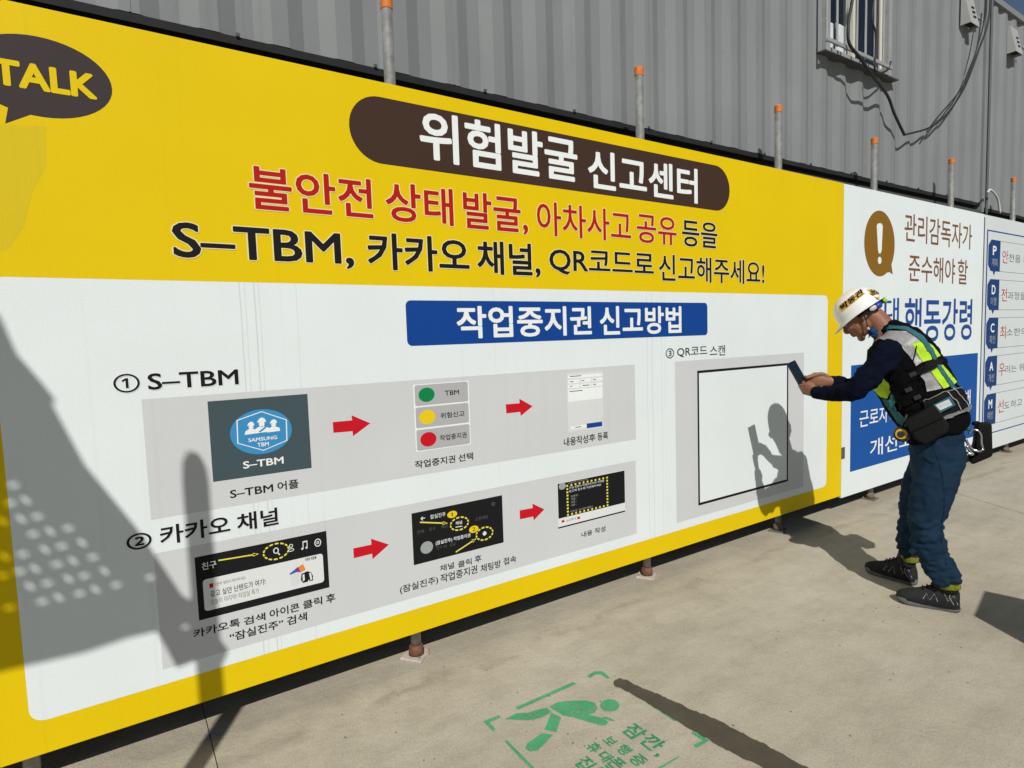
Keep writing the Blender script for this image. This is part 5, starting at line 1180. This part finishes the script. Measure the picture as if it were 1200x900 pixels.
# ---- shirt: trunk and sleeves in one skin, with creases
bm = bmesh.new()
loft(bm, [((a[0]*.94+b[0]*.06, a[1]*.94+b[1]*.06), (b[0]*.94+a[0]*.06, b[1]*.94+a[1]*.06), w*.90) for a, b, w in T_], 28, 3)
tube(bm, [(.155, 0, 1.40, .075), (.178, 0, 1.437, .067), (.196, 0, 1.468, .061)], 22, 3)
for A_ in (AL, AR): tube(bm, A_[:-1] + [tuple(A_[-1])], 18, 4)
for s in (1, -1): ellipsoid(bm, Vector((.150, s*.150, 1.335)), (.062, .06, .066))
sh = remeshed(bm, .0075, 5, .5)
def crease(amp, sc, sq=(1, 1, 2.4)):
    def fn(co, n):
        v = Vector((co.x*sq[0], co.y*sq[1], co.z*sq[2]))*sc; k = noise.noise(v) ; k = 1-abs(k)*2.6
        return n*(amp*(k-.4) + amp*.6*noise.noise(v*2.3))
    return fn
displace(sh, crease(.009, 8, (1.6, 1, 1.2)))
displace(sh, crease(.004, 19, (1, 1, 1.5)))
shirt = mesh_obj('shirt', sh, M_NAVY, wk)
for A_ in (AL, AR):
    e, f = Vector(A_[-1][:3]), Vector(A_[-2][:3]); d = (e-f).normalized(); bm = bmesh.new()
    tube(bm, [tuple(e-d*.030)+(A_[-1][3]+.003,), tuple(e-d*.015)+(A_[-1][3]+.0035,), tuple(e+d*.004)+(A_[-1][3]+.002,), tuple(e+d*.005)+(A_[-1][3]-.006,)], 18); mobj('cuff', bm, M_NAVY, wk, True)
bm = bmesh.new(); tube(bm, [tuple(H(-.01, 0, -.105)+Vector((-.0, 0, 0)))+(.055,), tuple(H(.016, 0, -.120))+(.050,), tuple(H(.036, 0, -.125))+(.036,)], 16, 2); me_ = remeshed(bm, .006, 3); displace(me_, crease(.006, 22)); mesh_obj('neck_scarf', me_, M_SCARF, wk)

# ---- vest
bm = bmesh.new()
TV = [(list(a), list(b), w) for a, b, w in T_]
loft(bm, [((a[0], a[1]), (b[0], b[1]), w) for a, b, w in TV[:6]] + [((TV[6][0][0], TV[6][0][1]-.006), (TV[6][1][0], TV[6][1][1]), TV[6][2]), ((TV[7][0][0]-.012, TV[7][0][1]-.016), (TV[7][1][0], TV[7][1][1]-.004), TV[7][2]+.008)], 36, 4, 2.4)
vm = remeshed(bm, .0075, 4, .5)
displace(vm, crease(.0065, 8, (1, 1, 1.8)))
displace(vm, crease(.0025, 22))
# the hem stands off the hips at the back
for v in vm.vertices:
    if v.co.z < 1.02: k = (1.02-v.co.z)/.2; v.co.x -= .018*k*max(0, min(1, (-v.co.x)/.12)); 
vm.update()
vest = mesh_obj('vest', vm, M_VBLK, wk); vb = bvh_of(vm)
PN = W['pan']
for key, mtl, off in (('reflective_panel', M_REFL, .004), ('neon_panel', M_NEON, .005), ('reflective_panel2', M_REFL, .004), ('neon_panel2', M_NEON, .005), ('neon_front', M_NEON, .008), ('pocket', M_VBLK, .018),
                      ('waistband', M_BLKW, .014), ('piping', M_PIPE, .020), ('harness_strap', M_TEAL, .009), ('front_strap', M_TEAL, .014), ('chest_strap', M_BLKW, .014), ('tab', M_TEAL, .016)):
    for s in (1, -1):
        if key in ('tab', 'front_strap') and s < 0: continue
        drape(key.replace('2', ''), PN[key], vb, mtl, s, off, .009, thick=.003)
# small webbing, buckles and piping lines on the near side
def drape_line(name, pts, r, mtl, off=.01, side=1, bvh=None):
    P_ = []
    for x, z in catmull([tuple(p) for p in pts], 5):
        h, n, _, _ = (bvh or vb).ray_cast(Vector((x, side*.7, z)), Vector((0, -side, 0)), 1.3)
        if h is None: h, n, _, _ = (bvh or vb).find_nearest(Vector((x, side*.1, z)))
        if n.y*side < 0: n = -n
        P_.append(tuple(h+n*off)+(r,))
    bm = bmesh.new(); tube(bm, P_, 6); return mobj(name, bm, mtl, wk, True)
wb_ = PN['waistband']
drape_line('piping', [wb_[0], wb_[1], wb_[2]], .0028, M_PIPE, .019)
drape_line('piping', [(-.085, 1.145), (-.13, 1.085), (-.15, 1.045)], .0024, M_ACC, .019); drape_line('piping', [(-.062, 1.128), (-.105, 1.07), (-.125, 1.028)], .0024, M_ACC, .019)
drape_line('seam', [(.060, 1.36), (.075, 1.28), (.10, 1.20), (.13, 1.13), (.16, 1.06)], .003, M_BLKW, .007); drape_line('seam', [(.02, 1.28), (.05, 1.19), (.075, 1.11)], .003, M_BLKW, .016)
for (x, z) in ((.075, 1.215), (.09, 1.15), (.05, 1.10)):
    h, n, _, _ = vb.ray_cast(Vector((x, .7, z)), Vector((0, -1, 0)), 1.3); bm = bmesh.new()
    box(bm, -.016, .016, -.005, .005, -.011, .011, .003); bmesh.ops.transform(bm, matrix=Matrix.Translation(h+n*.020) @ Matrix.Rotation(.5, 4, 'Y'), verts=bm.verts); mobj('buckle', bm, M_DKPL, wk)

# ---- trousers
bm = bmesh.new()
HP = W['hips']
loft(bm, [((a[0]-.006, a[1]), (b[0]+.012, b[1]), w) for a, b, w in HP], 30, 3, 2.3)
for A_ in (LL, LR):
    tube(bm, [(A_[0][0], A_[0][1], A_[0][2]+.05, A_[0][3]*.98)] + [tuple(p) for p in A_] + [(A_[-1][0]-.004, A_[-1][1], A_[-1][2]-.006, A_[-1][3]-.002)], 24, 4)
tm = remeshed(bm, .0085, 5, .5)
def trouser(co, n):
    k = .55 + 1.6*max(0, min(1, (.55-co.z)/.3)); v = Vector((co.x*5, co.y*5, co.z*17 + co.x*9 + 2*noise.noise(co*5)))
    a = noise.noise(v); r_ = 1-abs(a)*3.2
    w2 = 1-abs(noise.noise(Vector((co.x*13+co.z*9, co.y*9, co.z*13-co.x*8))))*3.6
    w3 = 1-abs(noise.noise(Vector((co.x*16-co.z*20, co.y*12, co.z*24+co.x*14))))*4
    return n*(.0055*k*(max(r_, -.6)-.35) + .002*noise.noise(co*30)*k + .0036*(max(w2, -.5)-.3) + .0028*k*(max(w3, -.5)-.2))
displace(tm, trouser)
mesh_obj('trousers', tm, M_TROU, wk); tb = bvh_of(tm)
for pts in ([(-.02, .86), (-.06, .70), (-.07, .55), (-.06, .40), (-.085, .25)], [(.02, .80), (-.02, .77), (-.06, .80)]): drape_line('trouser_seam', pts, .0018, M_TROU, .0015, bvh=tb)

# ---- shoes
def shoe(heel, toe, ankle, near):
    """heel, toe: world (x, y) points; everything is built in the worker's frame"""
    R2 = Matrix.Rotation(-math.atan2(W['F'][1], W['F'][0]), 2)
    h = R2 @ (Vector(heel)-Vector(W['C0'])); t = R2 @ (Vector(toe)-Vector(W['C0'])); d = (t-h); Ln = d.length; d.normalize()
    hx = Vector((d.x, d.y, 0)); hy = Vector((-d.y, d.x, 0)); O = Vector((h.x, h.y, 0)); k_ = max(Ln, .275)/.29
    def P_(x, y, z): return O + hx*x*k_ + hy*y + Vector((0, 0, z))
    holder_ = bpy.data.objects.new('shoe', None); link(holder_, wk)
    # sole outline
    out = [(0, 0), (.006, .022), (.03, .034), (.09, .033), (.16, .040), (.21, .046), (.255, .042), (.28, .026), (.29, 0), (.28, -.026), (.255, -.040), (.21, -.044), (.16, -.036), (.09, -.031), (.03, -.034), (.006, -.022)]
    bm = bmesh.new(); oc = catmull(out+[out[0]], 3)[:-1]
    lv = [(.0, .93), (.004, 1.0), (.016, 1.03), (.028, .98)]
    rg = [[bm.verts.new(P_(.145+(x-.145)*s, y*s, z + (.012*max(0, (x-.22)/.07)**2 if z < .02 else .010*max(0, (x-.2)/.09)) + (.010 if z > .02 and x < .05 else 0))) for x, y in oc] for z, s in lv]
    for a, b in zip(rg, rg[1:]):
        for i in range(len(oc)): bm.faces.new((a[i-1], a[i], b[i], b[i-1]))
    bm.faces.new(rg[0][::-1]); bm.faces.new(rg[-1]); bmesh.ops.recalc_face_normals(bm, faces=bm.faces); mobj('sole', bm, M_SOLE, holder_, True)
    # upper: lofted cross-sections heel to toe
    bm = bmesh.new(); secs = [(.002, .022, .095, .022), (.018, .036, .130, .022), (.05, .042, .145, .022), (.085, .043, .146, .022), (.12, .043, .125, .022), (.16, .045, .104, .022), (.20, .047, .086, .024), (.24, .045, .074, .026), (.27, .035, .062, .028), (.289, .016, .048, .030)]
    rings = []
    for x, w, zt, zb in catmull(secs, 2):
        ring = []
        for i in range(16):
            a = 2*PI*i/16; y = w*math.copysign(abs(math.cos(a))**.75, math.cos(a)); s = math.sin(a); z = zb + (zt-zb)*(max(0, s)**.8) if s > 0 else zb + .004*s
            y *= 1 - .35*max(0, s)**2*(1 if x < .20 else .5); ring.append(bm.verts.new(P_(x, y, z)))
        rings.append(ring)
    for a, b in zip(rings, rings[1:]):
        for i in range(16): bm.faces.new((a[i-1], a[i], b[i], b[i-1]))
    bm.faces.new(rings[0]); bm.faces.new(rings[-1][::-1]); bmesh.ops.recalc_face_normals(bm, faces=bm.faces)
    ub = BVHTree.FromBMesh(bm); mobj('upper', bm, M_SHOE, holder_, True)
    bm = bmesh.new(); tube(bm, [tuple(P_(.058, 0, .10))+(.046,), tuple(P_(.056, 0, .14))+(.047,), tuple(P_(.054, 0, .150))+(.047,), tuple(P_(.054, 0, .154))+(.038,)], 18, 2); mobj('ankle_collar', bm, M_SHOE, holder_, True)
    def surf(x, z, s):
        o_ = P_(x, s*.12, z); hh, n_, _, _ = ub.ray_cast(o_, -hy*s, .3)
        return (hh + n_*.0012 * (1 if n_.dot(hy*s) > 0 else -1)) if hh is not None else P_(x, s*.04, z)
    for s in (1, -1):
        for pts in ([(.10, .048), (.115, .085), (.135, .050), (.150, .080), (.165, .050)], [(.012, .045), (.030, .090), (.055, .060), (.075, .100)], [(.03, .045), (.05, .080), (.045, .10)]):
            bm = bmesh.new(); tube(bm, [tuple(surf(x, z, s))+(.0013,) for x, z in pts], 5); mobj('accent_line', bm, M_ACC, holder_)
    for i, x in enumerate((.105, .125, .145, .165)):
        z = .134 - .52*(x-.105); bm = bmesh.new(); tube(bm, [tuple(P_(x, -.022, z-.012))+(.0028,), tuple(P_(x+.004, 0, z+.004))+(.0028,), tuple(P_(x, .022, z-.012))+(.0028,)], 6, 3); mobj('lace', bm, M_BLKW, holder_, True)
    bm = bmesh.new(); tube(bm, [tuple(P_(.055, 0, .13))+(.042,), tuple(P_(.055, 0, .165))+(.044,), (ankle[0]-.006, ankle[1], .190, .045), (ankle[0], ankle[1], .205, .040)], 16, 3); mobj('sock', bm, M_DKPL, holder_, True)
    bm = bmesh.new(); zb_ = ankle[2]; qx, qy = (ankle[0]-.004 + P_(.055,0,0).x)/2, (ankle[1] + P_(.055,0,0).y)/2; tube(bm, [(qx-.008, qy, zb_-.052, .048), (qx-.006, qy, zb_-.036, .0505), (qx-.002, qy, zb_-.020, .0500), (qx, qy, zb_-.012, .046)], 18, 2); mobj('sock_band', bm, M_SOCK, holder_, True)
shoe(W['shoeL'][1], W['shoeL'][0], W['legL'][-1], True)
shoe(W['shoeR'][1], W['shoeR'][0], W['legR'][-1], False)

# ================================================================ THINGS HE CARRIES
rz = math.atan2(W['F'][1], W['F'][0]); RW = Matrix.Translation((W['C0'][0], W['C0'][1], 0)) @ Matrix.Rotation(rz, 4, 'Z')
def carried(name, label, cat, c):
    t = thing(name, label, cat, RW @ Vector(c), rz); return t
# phone
ph = carried('smartphone', 'dark smartphone held up by the worker towards the board', 'phone', pc)
B3 = Matrix((ww, up, nn)).transposed().to_4x4()
def pbox(name, hx_, hy_, z0, z1, m, bev):
    bm = bmesh.new(); box(bm, -hx_, hx_, -hy_, hy_, z0, z1, bev); bmesh.ops.transform(bm, matrix=B3, verts=bm.verts); return mobj(name, bm, m, ph)
pbox('case', .039, .078, -.007, .0045, M_PCASE, .0035); pbox('screen', .0355, .0745, .0047, .0054, M_LCD, .0003)
bm = bmesh.new(); box(bm, .008, .032, .045, .070, -.0095, -.007, .002); bmesh.ops.transform(bm, matrix=B3, verts=bm.verts); mobj('camera_bump', bm, M_DKPL, ph)
# pouch at the hip
PO = [Vector(p) for p in W['pouch']]
def slabpoly(poly, y0, y1, bev, org, sub=True):
    bm = bmesh.new(); n = len(poly)
    a = [bm.verts.new((p[0]-org[0], y0-org[1], p[1]-org[2])) for p in poly]; b = [bm.verts.new((p[0]-org[0], y1-org[1], p[1]-org[2])) for p in poly]
    bm.faces.new(a); bm.faces.new(b[::-1])
    for i in range(n): bm.faces.new((a[i-1], b[i-1], b[i], a[i]))
    bmesh.ops.recalc_face_normals(bm, faces=bm.faces); bmesh.ops.bevel(bm, geom=bm.edges[:], offset=bev, segments=3, affect='EDGES', profile=.6); return bm
oc_ = (.01, .20, .97)
po = carried('belt_pouch', 'black nylon tool pouch hanging at the left hip of the worker', 'pouch', oc_)
mobj('bag', slabpoly([tuple(p) for p in PO], .165, .235, .014, oc_), M_BAG, po, True)
fl = [PO[0], PO[1], PO[1].lerp(PO[2], .62), PO[0].lerp(PO[5], .62)]
mobj('flap', slabpoly([tuple(p) for p in fl], .2355, .245, .004, oc_), M_BAG, po, True)
# card holder
cc = [Vector(p) for p in W['card']]; cw = [Vector(p) for p in W['cardw']]; oc_ = (-.05, .2, 1.06)
yy = vb.ray_cast(Vector((-.05, .7, 1.06)), Vector((0, -1, 0)), 1.3)[0].y
ca = carried('card_holder', 'teal card holder with a white card clipped on the back of the vest', 'card holder', oc_)
mobj('sleeve', slabpoly([tuple(p) for p in cc], yy+.018, yy+.026, .002, oc_), M_TEAL, ca); mobj('card', slabpoly([tuple(p) for p in cw], yy+.0265, yy+.0275, .0003, oc_), M_CARD, ca)
# tape measure
tp = W['tape']; oc_ = (tp[0], .19, tp[1])
ta = carried('tape_measure', 'black and yellow tape measure clipped at the front of the belt', 'tape measure', oc_)
bm = bmesh.new(); tube(bm, [(0, -.022, 0, .036), (0, -.018, 0, .039), (0, .018, 0, .039), (0, .022, 0, .036)], 24); mobj('case', bm, M_DKPL, ta, True)
bm = bmesh.new(); tube(bm, [(.004, .0225, .004, .027), (.004, .0255, .004, .026)], 20); mobj('yellow_face', bm, M_YEL, ta)
bm = bmesh.new(); tube(bm, [(.006, .026, .002, .017), (.006, .028, .002, .016)], 20); mobj('label_disc', bm, M_DKPL, ta)
bm = bmesh.new(); tube(bm, [(.0, 0, .035, .006), (-.01, -.01, .07, .006), (-.02, -.02, .10, .006)], 8, 2); mobj('clip', bm, M_DKPL, ta, True)
# hook and lanyard bag behind the hips
hk = W['hook']; oc_ = (-.20, .02, .86)
ho = carried('safety_hook', 'chrome double safety hook hanging behind the hips of the worker', 'hook', oc_)
def loop(pts, r, y, m, name, closed=False):
    bm = bmesh.new(); P_ = [(p[0]-oc_[0], y-oc_[1], p[1]-oc_[2], r) for p in pts]
    tube(bm, P_, 10, 4, round_ends=True); mobj(name, bm, m, ho, True)
loop([(-.178, .905), (-.19, .925), (-.213, .922), (-.226, .90), (-.229, .86), (-.236, .825)], .0055, .03, M_CHROME, 'hook_arm')
loop([(-.165, .875), (-.172, .855), (-.185, .835), (-.20, .822), (-.222, .818), (-.232, .828)], .0065, .035, M_CHROME, 'hook_jaw')
loop([(-.170, .838), (-.185, .812), (-.198, .800), (-.172, .806)], .007, .04, M_CHROME, 'hook_gate')
loop([(-.160, 1.02), (-.172, .97), (-.174, .925)], .009, .02, M_TEAL, 'lanyard_end')
oc_ = (-.24, -.05, .85)
ba = carried('lanyard_bag', 'black soft bag hanging behind the worker at hip height', 'bag', oc_)
bp_ = [tuple(p) for p in W['bag']]
mobj('bag', slabpoly(bp_, -.11, .0, .014, oc_), M_BAG, ba, True)
bm = bmesh.new(); tube(bm, [(.04, .03, .10, .010), (.02, 0, .10, .010), (-.01, -.03, .08, .010)], 8, 3); mobj('hanging_loop', bm, M_BLKW, ba, True)
